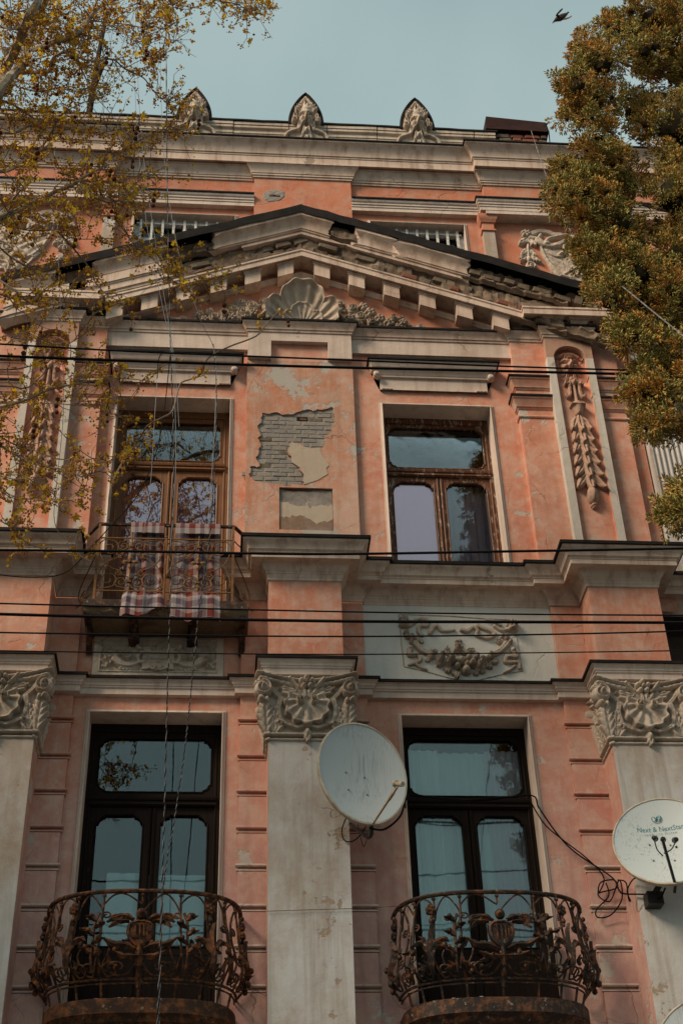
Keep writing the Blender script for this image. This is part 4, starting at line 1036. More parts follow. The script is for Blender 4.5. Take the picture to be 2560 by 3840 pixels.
# antefixes with bearded masks
def antefix(cx):
    H_ = 1.0; z0 = 18.30
    def outline(k):
        pts = []
        for i in range(13):
            t = i/12; pts.append((-(.238*k)*(1-t**2.2), z0+.26+t*(.735*k)))
        left = [(-.30, z0-.22), (-.24*k, z0+.02)]+pts
        return [(cx+x, z) for x, z in left]+[(cx-x, z) for x, z in left[-2::-1]]
    b = MB(); b.plate(outline(1.0), -.22, .0); st = b.build('antefix', M['carved'], house, None)
    b = MB(); ol = outline(1.0)[2:-2]; b.tube([(x, .0-.008, z) for x, z in ol], .024, 5); b.tube([(x, .11, z) for x, z in ol], .022, 5); b.build('edge_sheet', M['tar'], st, None)
    h = HF(-.40, .40, z0-.22, z0+.96, .009)
    il = [(x-cx, z-.0) for x, z in outline(.86)][2:-2]
    h.stroke(il, .022, h0=.035)
    zc = z0+.34
    h.blob(0, zc, .125, .20, .13); h.blob(0, zc+.10, .13, .12, .13); h.blob(0, zc+.23, .10, .12, .10)
    for s in (-1, 1):
        h.stroke([(s*.02, zc+.055), (s*.065, zc+.08), (s*.115, zc+.06)], .024, .018, .17, .12)
        h.hole(s*.058, zc+.025, .036, .03, .075); h.bump(s*.058, zc+.02, .014, .012, .025); h.bump(s*.08, zc-.03, .05, .05, .035)
        h.stroke([(s*.015, zc-.095), (s*.07, zc-.115), (s*.10, zc-.17)], .022, .014, .145, .09)
        h.blob(s*.185, zc+.09, .038, .07, .09); h.hole(s*.185, zc+.09, .02, .045, .08)
        h.spiral(s*.205, zc-.04, .055, PI/2, s*1.5, .020, .10, .01)
        h.stroke(interp([(s*.13, zc-.08, 0), (s*.13, zc-.20, 0), (s*.22, zc-.24, 0), (s*.33, zc-.30, 0), (s*.38, zc-.42, 0)], 5), .036, .02, .09, .05, groove=.3)
        for k, (a, L) in enumerate(((.25, .22), (.62, .20), (1.05, .19))): h.leaf(s*.07, zc+.18, s*(.07+L*math.sin(a)*.75), zc+.18+L*math.cos(a)*.75, .045, .11, 2)
        h.stroke([(s*.03, zc-.19), (s*.06, zc-.32), (s*.10, zc-.42)], .035, .02, .10, .06, groove=.3)
    h.stroke([(0, zc+.06), (0, zc-.05)], .018, .036, .18, .24); h.blob(0, zc-.05, .045, .024, .22)
    h.hole(0, zc-.135, .046, .062, .19)
    h.leaf(0, zc+.20, 0, zc+.44, .055, .12, 3); h.hole(0, zc+.38, .02, .035, .05)
    h.blob(0, zc-.26, .05, .06, .11); h.leaf(0, zc-.28, 0, zc-.46, .05, .09, 2)
    h.rough(.003)
    link('mask', h.mesh('mask', M['carved'], lambda X, Z, Hh: (cx+X*.84, -(.0+Hh), Z)), st)
for cx in (-.655, .955, 2.575): antefix(cx)

# chimney of old bricks under a sheet-metal cowl
b = MB(); b.box(3.72, 4.49, -.55, -.075, 17.9, 18.66); ch = b.build('chimney', M['mortar'], house, None)
for r_ in range(5):
    x = 3.72+(r_ % 2)*.07-.02
    while x < 4.46:
        L = random.choice((.20, .24, .13)); L = min(L, 4.49-x)
        if L > .05: brick(ch, 'redbrick' if r_ < 2 else random.choice(('redbrick', 'brownbrick')), x+L/2, -.075+random.uniform(-.012, .012), 18.23+r_*.088, L*.94, .07, .072)
        x += L+.006
b = MB()
b.add([(3.585, -.02, 18.66), (4.49, -.02, 18.645), (4.54, .04, 18.74), (3.62, .02, 18.99), (4.52, .04, 18.935), (3.585, .62, 18.66), (4.54, .62, 18.66), (3.62, .60, 19.0), (4.52, .60, 18.95)],
      [(0, 1, 4, 3), (1, 2, 4), (0, 3, 7, 5), (2, 6, 8, 4), (3, 4, 8, 7), (0, 5, 6, 2, 1)])
b.add([(4.50, -.03, 18.66), (4.55, .05, 18.76), (4.52, .04, 18.33), (4.49, -.03, 18.36)], [(0, 1, 2, 3)])
b.build('cowl', simple('rusty_black_sheet', (.020, .007, .006), .8, .0, .15, c2=(.035, .011, .008)), ch, None)

# cartouches: carved shields between drapery on the attic walls
def cartouche():
    h = HF(-.48, .62, 15.45, 16.78, .008); cx = 4.32
    L = lambda x, z: (x-cx, z)
    def pt(*a): return [(x-cx, z, 0) for x, z in a]
    h.flower(3.98-cx, 16.57, .085, .07, 6)
    h.stroke(interp(pt((4.04, 16.56), (4.16, 16.63), (4.27, 16.63), (4.38, 16.58), (4.47, 16.58)), 5), .055, .045, .05, .05, groove=.3)
    h.stroke(interp(pt((4.03, 16.49), (4.13, 16.47), (4.18, 16.55)), 4), .04, .03, .06)
    h.leaf(3.985-cx, 16.48, 3.86-cx, 16.34, .055, .08, 2); h.leaf(4.0-cx, 16.48, 4.09-cx, 16.32, .055, .08, 2)
    h.stroke(pt((3.98, 16.34), (3.96, 16.05)), .022, h0=.05)
    for s in (-1, 1):
        h.leaf(3.97-cx, 16.28, 3.97-cx+s*.10, 16.12, .045, .07, 3); h.leaf(3.965-cx, 16.15, 3.965-cx+s*.15, 16.0, .05, .075, 3); h.blob(3.965-cx+s*.14, 16.02, .035, h=.06)
    h.blob(3.965-cx, 16.05, .04, .06, .07); h.spiral(3.97-cx, 15.92, .07, 0, 1.3, .022, .06); h.leaf(3.98-cx, 15.85, 4.08-cx, 15.66, .05, .05, 2)
    h.stroke(interp(pt((4.13, 16.44), (4.20, 16.36), (4.30, 16.33), (4.40, 16.36), (4.50, 16.42), (4.60, 16.46), (4.63, 16.38), (4.56, 16.34), (4.54, 16.42)), 5), .055, .03, .08, .08, groove=.35)
    h.stroke(interp(pt((4.22, 16.40), (4.30, 16.48), (4.42, 16.52), (4.55, 16.55), (4.66, 16.48), (4.66, 16.36)), 5), .03, .035, .07, .07)
    h.stroke(interp(pt((4.48, 16.34), (4.46, 16.22), (4.41, 16.17)), 4), .035, .035, .06); h.blob(4.41-cx, 16.17, .04, h=.07)
    h.blob(4.24-cx, 16.36, .07, .05, .09); h.blob(4.38-cx, 16.33, .08, .04, .08)
    # shield body with a sunk field and a figure drapery
    poly = [(4.15, 16.30), (4.6, 16.28), (4.85, 16.70), (4.93, 16.72), (4.93, 15.5), (4.5, 15.5), (4.25, 15.85)]
    m = inpoly(h.X+cx, h.Z, poly); h.H = np.maximum(h.H, np.where(m, .022+.012*np.sin((h.X*1.2+h.Z)*34+3*np.sin(h.Z*9))*np.clip((16.4-h.Z)*1.4, 0, 1), -1))
    h.stroke(interp(pt((4.16, 16.30), (4.20, 16.10), (4.28, 15.92), (4.38, 15.78), (4.50, 15.72)), 5), .025, h0=.05)
    h.stroke(interp(pt((4.22, 16.20), (4.34, 16.13), (4.44, 16.13)), 5), .014, h0=.045); h.stroke(interp(pt((4.36, 15.75), (4.52, 15.86), (4.68, 16.02), (4.74, 16.16)), 5), .02, h0=.045)
    for k in range(14): 
        a = k*.09; h.stroke(interp(pt((4.80+.03*math.sin(k*3), 16.66-a), (4.72+.05*math.sin(k*5), 16.60-a), (4.66, 16.50-a)), 3), .02, .012, .055, .04)
    h.blob(4.60-cx, 15.78, .05, .03, .06)
    h.rough(.003, 45); return h
ca = cartouche()
link('cartouche', ca.mesh('cartouche', M['carved'], lambda X, Z, H: (4.32+X, -(AP+H), Z)), house)
link('cartouche', ca.mesh('cartouche', M['carved'], lambda X, Z, H: (-2.62-X, -(AP+H), Z)), house)

# ------------------------------------------------------------------ relief panels between the storeys
def panel_right():
    h = HF(-.70, .70, 9.36, 10.20, .006); r = random.Random(5)
    X = lambda u: (u-785)/1568*1.585; Z = lambda v: 10.165-(v-70)/545*.66
    def P(*a): return [(X(u), Z(v), 0) for u, v in a]
    for s, (u0, v0) in ((-1, (195, 150)), (1, (1375, 175))):
        h.flower(X(u0), Z(v0), .065, .085, 6)
        h.blob(X(u0)+.0, Z(v0+45), .06, .03, .09)
    h.stroke(interp(P((240, 200), (310, 160), (330, 125)), 4), .02, h0=.03); h.stroke(interp(P((380, 120), (450, 130), (440, 190), (370, 190), (350, 250), (380, 290)), 5), .026, h0=.035, groove=.3)
    h.stroke(interp(P((470, 270), (510, 210), (560, 190), (600, 240), (680, 240), (735, 230)), 5), .028, .014, .04, .025, groove=.3); h.blob(X(478), Z(262), .024, h=.04)
    h.stroke(interp(P((1000, 180), (1060, 210), (1130, 230), (1170, 270), (1090, 310), (1050, 290)), 5), .026, h0=.035, groove=.3); h.stroke(interp(P((820, 230), (880, 240), (940, 200), (990, 230), (970, 280), (1040, 300)), 5), .026, .02, .04, .03, groove=.3)
    h.stroke(interp(P((1180, 180), (1260, 230), (1340, 200)), 4), .02, h0=.03); h.stroke(interp(P((1100, 120), (1180, 130), (1250, 170)), 4), .018, h0=.03)
    # swag with fruit and roses
    for u, v, q in ((270, 315, 36), (225, 310, 28), (265, 365, 24), (215, 270, 30), (1290, 310, 38), (1330, 350, 24), (1250, 300, 24)): h.rose(X(u), Z(v), q/1000*1.15, .07, r.random()*6)
    h.stroke(interp(P((300, 380), (370, 450), (440, 490)), 4), .038, .03, .05, groove=.3); h.stroke(interp(P((1290, 370), (1200, 450), (1110, 490)), 4), .038, .03, .05, groove=.3)
    for u, v in ((360, 350), (480, 460), (1150, 550), (1060, 600), (430, 540), (1230, 350), (640, 460), (900, 440), (560, 590), (930, 610), (1000, 650), (640, 630), (700, 680), (720, 690), (930, 670), (620, 640)):
        a = r.uniform(0, 6.3); h.leaf(X(u)-.04*math.cos(a), Z(v)-.04*math.sin(a), X(u)+.055*math.cos(a), Z(v)+.055*math.sin(a), .035, .06, 2)
    for u, v, q in ((470, 510, 34), (575, 520, 32), (550, 570, 36), (670, 555, 46), (770, 565, 50), (860, 540, 38), (895, 590, 38), (1005, 560, 46), (1100, 500, 34), (730, 620, 36), (820, 660, 48), (750, 450, 38), (950, 520, 30), (640, 590, 30), (830, 610, 30), (960, 620, 34), (1055, 540, 30)):
        (h.rose if r.random() < .6 else h.blob)(X(u), Z(v), q/1000*1.15, *((.085+r.uniform(0, .04), r.random()*6) if False else ())) if False else (h.rose(X(u), Z(v), q/1000*1.15, .09+r.uniform(0, .04), r.random()*6) if r.random() < .6 else h.blob(X(u), Z(v), q/1000*1.1, h=.085+r.uniform(0, .03)))
    for u, v in ((755, 345), (790, 345), (750, 380), (780, 380), (800, 405)): h.blob(X(u), Z(v), .022, h=.03)
    h.leaf(X(760), Z(460), X(770), Z(390), .04, .05, 2); h.leaf(X(790), Z(470), X(890), Z(455), .035, .05, 2)
    for s, pts in ((0, ((250, 430), (235, 500), (320, 500), (345, 550), (290, 580), (225, 600))), (1, ((1350, 430), (1380, 500), (1280, 500), (1260, 560), (1390, 560), (1400, 620)))):
        h.stroke(interp(P(*pts), 5), .03, .018, .05, .03, groove=.3)
    h.stroke(interp(P((280, 580), (330, 620), (395, 645)), 4), .018, .02, .03); h.stroke(interp(P((1350, 600), (1290, 640), (1230, 665)), 4), .018, .02, .03)
    h.blob(X(245), Z(435), .03, h=.06); h.blob(X(1355), Z(440), .03, h=.06)
    # thin raised line of the cracked border slab
    for a_ in (P((150, 70), (155, 350), (170, 615)), P((170, 615), (400, 660), (650, 725), (780, 745)), P((780, 745), (950, 740), (1200, 680), (1430, 640)), P((1430, 640), (1420, 460), (1390, 110)), P((150, 68), (700, 75), (1040, 95), (1385, 105))): h.stroke([(x, z) for x, z, _ in a_], .006, h0=.008)
    h.rough(.0012); return h
h = panel_right(); X0 = 2.50
link('relief', h.mesh('relief', M['carved_dark'], lambda X, Z, H: (X0+X, -(.012+H*1.25), Z), .004), house)
def panel_left():
    h = HF(-.70, .70, 9.33, 9.83, .0055); r = random.Random(6)
    X = lambda u: (u-770)/1435*1.23; Z = lambda v: 9.795-(v-75)/375*.40
    def P(*a): return [(X(u), Z(v), 0) for u, v in a]
    w = h.win(-.685, .685, 9.335, 9.815); h.up(w, np.full(h.X[w].shape, .02))
    w = h.win(-.60, .60, 9.40, 9.78); h.H[w] = .006
    h.stroke([(-.61, 9.39), (.61, 9.39), (.61, 9.785), (-.61, 9.785), (-.61, 9.39)], .012, h0=.03)
    w = h.win(X(575), X(960), Z(440), Z(190)); h.up(w, np.full(h.X[w].shape, .030))
    w = h.win(X(630), X(905), Z(340), Z(250)); h.H[w] = .012
    w = h.win(X(660), X(870), Z(305), Z(280)); h.up(w, np.full(h.X[w].shape, .028))
    h.stroke([(X(575), Z(195)), (X(660), Z(190))], .014, h0=.045); h.stroke([(X(880), Z(200)), (X(960), Z(205))], .014, h0=.045)
    for s in (-1, 1):
        q = lambda u: X(770+s*u)
        h.spiral(q(55), Z(190), .035, PI/2 if s > 0 else PI/2, -s*1.5, .012, .06); h.leaf(q(0), Z(200), q(15), Z(130), .04, .06, 2)
        h.stroke([(q(230), Z(200)), (q(270), Z(175)), (q(250), Z(150))], .022, .018, .05)
        h.stroke(interp([(q(170), Z(265), 0), (q(215), Z(240), 0), (q(255), Z(290), 0), (q(225), Z(350), 0), (q(170), Z(345), 0)], 5), .022, h0=.05, groove=.3); h.blob(q(175), Z(262), .022, h=.055); h.blob(q(180), Z(325), .02, h=.05)
        # horn of plenty
        h.stroke(interp([(q(240), Z(350), 0), (q(330), Z(385), 0), (q(440), Z(375), 0), (q(520), Z(330), 0)], 6), .022, .058, .045, .06, groove=.2)
        h.stroke(interp([(q(520), Z(350), 0), (q(545), Z(310), 0), (q(480), Z(255), 0), (q(420), Z(265), 0), (q(385), Z(300), 0)], 5), .016, h0=.05)
        h.spiral(q(395), Z(280), .04, 0, s*1.4, .013, .055)
        for u, v, k in ((640, 190, 22), (600, 175, 24), (560, 185, 26), (520, 190, 24), (480, 195, 28), (440, 200, 30), (400, 205, 26), (650, 225, 22), (590, 290, 36), (640, 300, 24), (570, 350, 22), (610, 385, 24), (350, 250, 24), (330, 290, 22)): h.rose(q(u), Z(v), k/1000*1.2, .045+r.uniform(0, .02), r.random()*6)
        for u, v, a in ((640, 260, 2.8), (660, 330, 3.3), (650, 380, 3.8), (360, 215, 1.5), (680, 200, 2.6), (430, 180, 1.4)): h.leaf(q(u), Z(v), q(u+45*-math.cos(a)), Z(v-40*math.sin(a)), .03, .04, 2)
        h.leaf(q(230), Z(395), q(480), Z(430), .045, .045, 5); h.stroke([(q(120), Z(430)), (q(200), Z(435))], .012, h0=.045)
        h.stroke(interp([(q(120), Z(415), 0), (q(60), Z(440), 0), (q(25), Z(405), 0)], 4), .014, h0=.05); h.blob(q(45), Z(400), .02, h=.05)
    h.blob(0, Z(445), .06, .014, .05); h.leaf(0, Z(390), 0, Z(345), .06, .045, 3)
    h.rough(.0012); return h
link('relief', panel_left().mesh('relief', M['carved'], lambda X, Z, H: (-.72+X, -(.0+H*1.35), Z), .004), house)
# ------------------------------------------------------------------ upper left balcony
def upper_balcony():
    x0, x1, pf = -1.50, .21, .47
    r = random.Random(2); b = MB(); n = 24
    # crumbling concrete slab
    V = []; F = []
    for i in range(n+1):
        x = x0+(x1-x0)*i/n; e = lambda a: r.uniform(-a, a)
        V += [(x, -.0, 9.985), (x, -(pf-.01), 9.985), (x, -(pf-.012+e(.012)), 9.93), (x, -(pf-.03+e(.02)), 9.87+e(.012)), (x, -(pf-.07+e(.02)), 9.842+e(.008)), (x, -.25, 9.838+e(.006)), (x, 0, 9.835)]
    for i in range(n): F += [(7*i+j, 7*i+7+j, 7*i+7+(j+1) % 7, 7*i+(j+1) % 7) for j in range(7)]
    F += [tuple(range(7)), tuple(range(7*n+6, 7*n-1, -1))]; b.add(V, F)
    bal = tag(b.build('balcony', M['soffit'], house, None), 'small upper balcony on a crumbling slab with a scrolled railing')
    def part(nm, mb, mat='ochreiron', ang=38): return mb.build(nm, M[mat], bal, ang)
    b = MB(); b.box(x0-.01, x1+.01, pf-.012, pf+.004, 9.905, 9.995); part('edge_channel', b, 'iron')
    for x in (-.985, -.375):
        b = MB(); b.box(x-.045, x+.045, 0, pf-.04, 9.79, 9.845); b.box(x-.055, x+.055, 0, .16, 9.70, 9.79); b.tube([(x, -.06, 9.72), (x, -.2, 9.76), (x, -.30, 9.80)], .03, 6); part('bracket', b, 'iron')
    for x in (x0+.05, x1-.06):
        b = MB(); b.box(x-.03, x+.03, 0, pf-.05, 9.80, 9.85); b.tube([(x, -.02, 9.60), (x, -.12, 9.72), (x, -.25, 9.82)], .035, 6); part('bracket', b, 'iron')
    F_ = -.452
    xa, xb, zt, zu, zb = -1.405, .036, 10.985, 10.80, 10.115
    def w3(p): return (p[0], F_, p[1])
    b = MB(); rail = [(-1.66, -.06, zt), (-1.62, -.12, zt), (xa-.01, F_+.005, zt), (xb+.01, F_+.005, zt), (.26, -.12, zt), (.30, -.06, zt)]
    for i in range(len(rail)-1): b.tube([rail[i], rail[i+1]], .021, 6)
    part('top_rail', b, 'iron')
    for z in (zu, zb): b = MB(); b.box(xa, xb, .445, .458, z-.007, z+.007); part('rail_bar', b)
    for x in (xa, xb): b = MB(); b.box(x-.013, x+.013, .439, .465, 9.985, zt); part('post', b)
    xm = (xa+xb)/2; b = MB(); b.box(xm-.011, xm+.011, .441, .463, 9.985, zu+.01); b.ball((xm, F_, zu+.02), .018); part('post', b)
    # side returns
    for s, x, xe in ((-1, xa, -1.62), (1, xb, .26)):
        for z in (zu, zb): b = MB(); b.tube([(x, F_, z), (xe, -.10, z)], .007, 5); part('rail_bar', b)
        sp = interp([(x, F_, 10.66), (x+s*.05, F_+.05, 10.52), (x+s*.14, F_+.17, 10.36), (x+s*.19, F_+.25, 10.22), (x+s*.15, F_+.2, 10.08), (x+s*.06, F_+.09, 10.04)], 6)
        b = MB(); b.tube(sp, .008, 5); part('scroll', b)
        b = MB(); b.tube([(x+s*(.08+q*.6), F_+(.08+q*.6)*1.1, z) for q, z in [((c-0)*1, d) for c, d in spiral(.06, 10.13, .075, .01, -PI/2, 1.6)]], .007, 5); part('scroll', b)
    def scroll(pts, r=.0068): b = MB(); b.tube([w3(p) for p in pts], r, 5); part('scroll', b)
    def c2(*a, n=6): return [(v.x, v.z) for v in interp([(x, 0, z) for x, z in a], n)]
    for fx in (-1.052, -.332):
        fz = 10.462; H = (zu-zb)/2
        b = MB(); b.tube([w3((fx, zt-.0)), w3((fx, 9.99+.06))], .009, 6); b.ball((fx, F_, 10.03), .024); part('picket', b)
        b = MB(); b.box(fx-.02, fx+.02, .435, .47, 10.68, 10.70); b.box(fx-.02, fx+.02, .435, .47, 10.22, 10.24); part('collar', b)
        for sx in (-1, 1):
            for sz in (-1, 1):
                X = lambda u: fx+sx*u
                Z = lambda v: fz+sz*v
                # big arc from the frame, crossing at the middle and curling by the flower
                scroll(c2((X(.352), Z(.30)), (X(.338), Z(.17)), (X(.285), Z(.03)), (X(.20), Z(-.05)), (X(.12), Z(-.085)), (X(.085), Z(-.12)), (X(.11), Z(-.15)), (X(.145), Z(-.135)), (X(.14), Z(-.11))))
                # pair of C scrolls on the bar
                sp = [(X(u), Z(v)) for u, v in spiral(.225, .205, .105, .022, PI*.5, 1.35, 24)]
                scroll([(X(.352), Z(.20)), (X(.335), Z(.27)), (X(.29), Z(.318))]+sp[1:])
                sp = [(X(u), Z(v)) for u, v in spiral(.085, .235, .072, .018, PI*.55, -1.4, 22)]
                scroll([(X(.0), Z(.20)), (X(.01), Z(.27)), (X(.04), Z(.31))]+sp[2:])
                scroll(c2((X(0), Z(.19)), (X(.03), Z(.16)), (X(.10), Z(.13)), (X(.13), Z(.10)), (X(.12), Z(.075)), (X(.095), Z(.08))))
                b = MB(); b.ball(w3((X(.155), Z(.25))), .012, 6, 4); part('collar', b)
        b = MB()
        for i in range(4):
            a = PI/2*i; u, v = math.cos(a), math.sin(a); pts = [(.0, .0), (.035, .022), (.06, .028), (.078, .016), (.086, 0)]
            V = []
            for t, hw in pts:
                for k in (-1, 0, 1): V.append((fx+u*t-v*hw*k, F_-.018-.010*(k == 0)-.02*math.sin(t*30), fz+v*t+u*hw*k))
            b.add(V, [(3*i_+j, 3*i_+3+j, 3*i_+4+j, 3*i_+1+j) for i_ in range(4) for j in range(2)])
        part('flower', b); b = MB(); b.ball((fx, F_-.035, fz), .02, 8, 6); part('flower_boss', b, 'rust')
    return bal
upper_balcony()

# checked cloths hung over its rail
def cloth_mat():
    s = NT('checked_cotton')
    uv = s.n('ShaderNodeUVMap'); sp = s.n('ShaderNodeSeparateXYZ'); s.l(uv.outputs[0], sp.inputs[0])
    def stripes(sock, n, stops):
        f = s.math('FRACT', s.math('MULTIPLY', sock, n)); return s.ramp(f, stops, 'CONSTANT')
    W_, N_, B_ = (.36, .32, .31), (.11, .085, .12), (.16, .035, .027)
    cx = stripes(sp.outputs['X'], 2.7, [(0, W_), (.24, N_), (.46, W_), (.68, B_)])
    cz = stripes(sp.outputs['Y'], 3.4, [(0, W_), (.25, B_), (.55, W_), (.75, N_)])
    c = s.mix(.5, cx, cz); c = s.mix(.35, c, cx, 'MULTIPLY'); c = s.mix(1., c, (1.15, 1.15, 1.15), 'MULTIPLY')
    s.col(c); w = s.n('ShaderNodeTexNoise'); w.inputs['Scale'].default_value = 300; s.l(s.geo.outputs['Position'], w.inputs['Vector'])
    s.bump(w.outputs['Fac'], .25, .002); return s.set(.95, 0, .1)
M['cloth'] = cloth_mat()
def cloth(x0, x1, zb0, zb1, seed, skew, label):
    r = random.Random(seed); nu, nv = 60, 90; V = []; uv = []
    ph = [r.uniform(0, 6) for _ in range(6)]
    for j in range(nv+1):
        t = j/nv
        for i in range(nu+1):
            u = i/nu; L = 10.985-(zb0+(zb1-zb0)*u)
            s_ = -.12+t*(L+.12+.03*math.sin(u*9+ph[3])*t)       # arc length from the rail, negative behind it
            fold = (.020*math.sin(u*17+ph[0]+1.2*t)+.014*math.sin(u*31+ph[1]-2*t)+.02*math.sin(u*7+ph[2]))*min(1, max(0, abs(s_)*2.2))
            xx = x0+(x1-x0)*(u+.012*math.sin(t*8+ph[4])*t)+skew*(1-t)*(.5-u)
            z = 10.985-max(s_, -.0)
            if s_ < 0: y = -.452-.024+fold*.3+.0; z = 10.985+s_
            else:
                y = -.415+fold*.75*min(1, s_*4)-.0; q = min(1, max(0, (10.16-z)/.13)); y = y*(1-q)+(-.487+fold*.35)*q
            if abs(s_) < .045: z = 10.985+.025*math.sqrt(1-(s_/.045)**2)-(max(s_, 0)); y = -.452+.030*s_/.045
            V.append((xx, y, z)); uv.append((u*(x1-x0)/.62, t*(L+.12)))
    F = [(j*(nu+1)+i, j*(nu+1)+i+1, (j+1)*(nu+1)+i+1, (j+1)*(nu+1)+i) for j in range(nv) for i in range(nu)]
    me = np_mesh('checked_cloth', V, F, M['cloth']); l = me.uv_layers.new(name='UVMap')
    idx = np.empty(len(me.loops), np.int32); me.loops.foreach_get('vertex_index', idx); l.data.foreach_set('uv', np.array(uv, np.float32)[idx].ravel())
    o = link('checked_cloth', me); tag(o, label, 'cloth', 'checked cloths hung over the balcony rail')
    h = MB()
    return o
cloth(-1.12, -.665, 9.76, 9.88, 3, .10, 'left checked cloth with a slanting crumpled hem, hung over the upper balcony rail')
cloth(-.61, -.085, 9.76, 9.76, 8, .04, 'right checked cloth with a straight level hem, hung over the upper balcony rail')

# ------------------------------------------------------------------ lower balconies: bellied wrought iron
def lower_balcony(cx, label, mat):
    zf = 5.79; zr_ = 6.715
    def sup(phi, a, b, e=.62):
        s, c = math.sin(phi), math.cos(phi)
        return cx+a*math.copysign(abs(s)**.80, s), b*max(0, c)**e
    def prof(z):
        t = (z-5.93)/(zr_-5.93)
        return (np.interp(t, (-.2, 0, .12, .25, .5, .75, 1.), (.80, .84, .92, .945, .90, .865, .88)), np.interp(t, (-.2, 0, .12, .25, .5, .75, 1.), (.60, .64, .735, .765, .735, .705, .72)))
    def S_(u, z, out=0.):
        a, b = prof(z); x, p = sup(u*PI/2*.985, a+out, b+out); return Vector((x, -max(p, .03), z))
    n = 36
    b = MB(); V = []
    lay = [(5.79, .80, .60), (5.79, .84, .64), (5.775, .85, .65), (5.66, .85, .65), (5.64, .82, .62), (5.60, .80, .60), (5.56, .70, .52), (5.50, .50, .38), (5.46, .25, .2)]
    for z, a_, b_ in lay:
        for i in range(n+1): x, p = sup(-PI/2+PI*i/n, a_, b_); V.append((x, -p, z))
    k = n+1; F = [(j*k+i, j*k+i+1, (j+1)*k+i+1, (j+1)*k+i) for j in range(len(lay)-1) for i in range(n)]+[tuple(range(k))]
    b.add(V, F); bal = tag(b.build('balcony', M['rustplate'] if mat == 'rust' else M['iron'], house, 30), label)
    def part(nm, mb, m=None, ang=38): return mb.build(nm, M[m or mat], bal, ang)
    def line(pts, r, nm, seg=5, out=0., m=None):
        b = MB(); b.tube([S_(u, z, out) for u, z in pts], r, seg); return part(nm, b, m)
    U = [-1+2*i/48 for i in range(49)]
    b = MB(); b.tube([S_(u, zr_) for u in U], .021, 8); part('top_rail', b)
    b = MB(); b.tube([S_(u, 5.945) for u in U], .013, 6); b.tube([S_(u, 5.915) for u in U], .009, 5); part('bottom_rail', b)
    r = random.Random(int(cx*100))
    b = MB()          # rubble and dirt heaped on the slab edge
    for i in range(70):
        u = r.uniform(-.8, .8); x, p = sup(u*PI/2, .78, .58); b.ball((x, -p-r.uniform(-.03, .03), 5.79), r.uniform(.008, .028), 5, 4, (1.3, 1, .7))
    tag(part('debris', b, 'mortar'), kind='stuff')
    for i in range(9):
        u = -.8+1.6*i/8; b = MB(); q0 = S_(u, 5.93); x, p = sup(u*PI/2, .80, .60); b.tube([q0, (x, -p, 5.79)], .012, 5); part('foot', b)
    def c2(*a, n_=5): return [(v.x, v.z) for v in interp([(x, 0, z) for x, z in a], n_)]
    def sc(u, z, r0, a0, t, r1=.008): return [(u+q/.98, w_) for q, w_ in [(c-0, d) for c, d in spiral(0, z, r0, r1, a0, t, 20)]]
    def leaf(pts, w0, out=.02, lobes=5, nm='acanthus_leaf', curl=.05):
        """lobed leaf along a line on the railing surface, tip curling outwards"""
        P = interp([(u, 0, z) for u, z in pts], 8); V = []; m = len(P)
        C3 = [S_(p.x, p.z, out+curl*max(0, (i/(m-1)-.6))**1.3*2.2) for i, p in enumerate(P)]
        for i in range(m):
            t = i/(m-1); T = (C3[min(i+1, m-1)]-C3[max(i-1, 0)]).normalized(); Nn = S_(P[i].x, P[i].z, .1)-S_(P[i].x, P[i].z, 0); Nn.normalize(); sd_ = T.cross(Nn).normalized()
            w_ = 1.0*w0*(math.sin(PI*(.12+.83*t))**.8)*(.72+.28*abs(math.cos(PI*lobes*t)))
            for k_ in (-1, -.5, 0, .5, 1): V.append(C3[i]+sd_*w_*k_+Nn*(.018*(1-abs(k_))-.012*abs(k_)))
        b = MB(); b.add(V, [(5*i+j, 5*i+5+j, 5*i+6+j, 5*i+1+j) for i in range(m-1) for j in range(4)]); part(nm, b)
    def rosette(u, z, R_, out=.03):
        c = S_(u, z, out); Nn = (S_(u, z, .1)-S_(u, z)).normalized(); a = Nn.orthogonal().normalized(); d = Nn.cross(a); b = MB()
        for i in range(6):
            an = 2*PI*i/6; q = c+(a*math.cos(an)+d*math.sin(an))*R_*.62; b.ball(q, R_*.42, 6, 5)
        b.ball(c+Nn*.012, R_*.36, 6, 5); part('rosette', b)
    def bud(u, z, R_=.028, out=.02):
        c = S_(u, z, out); b = MB(); b.ball(c, R_*.85, 8, 6, (1, 1, 1.15))
        part('bud', b)
    # gothic arcs under the rail with little finials
    sts = [-.80, -.60, -.40, -.20, 0, .20, .40, .60, .80]
    for i, u in enumerate(sts):
        b = MB(); b.tube([S_(u, zr_-.02), S_(u, zr_-.10)], .009, 5); b.ball(S_(u, zr_-.035), .02, 6, 5); part('finial', b)
        if i < len(sts)-1:
            v = sts[i+1]; m_ = (u+v)/2
            if i % 2 == 0: line(c2((u, 6.48), (u+.012, 6.56), (u+.06, 6.655), (m_, 6.69), (v-.06, 6.655), (v-.012, 6.56), (v, 6.48)), .0085, 'arc')
            else: line(c2((u, 6.60), (u+.05, 6.67), (m_, 6.695), (v-.05, 6.67), (v, 6.60)), .0085, 'arc')
    for s in (-1, 1):
        # uprights
        for u in (.20, .40, .60, .80): line([(s*u, 5.94), (s*u, 6.10), (s*u, 6.62)], .011, 'picket')
        # lyre scrolls at the foot
        for u, du in ((.20, .08), (.40, .09), (.60, .10), (.80, .10)):
            for t in (-1, 1):
                line(c2((s*u, 6.14), (s*u+t*.02, 6.03), (s*u+t*du*.55, 5.965))+sc(s*u+t*du*.75, 6.02, .055, -PI/2, t*1.35), .009, 'scroll')
        # torch with acanthus, flower on top
        u = s*.42
        leaf([(u, 5.99), (u+.005, 6.15), (u-.0, 6.30), (u+.015, 6.44)], .045, .03, 5)
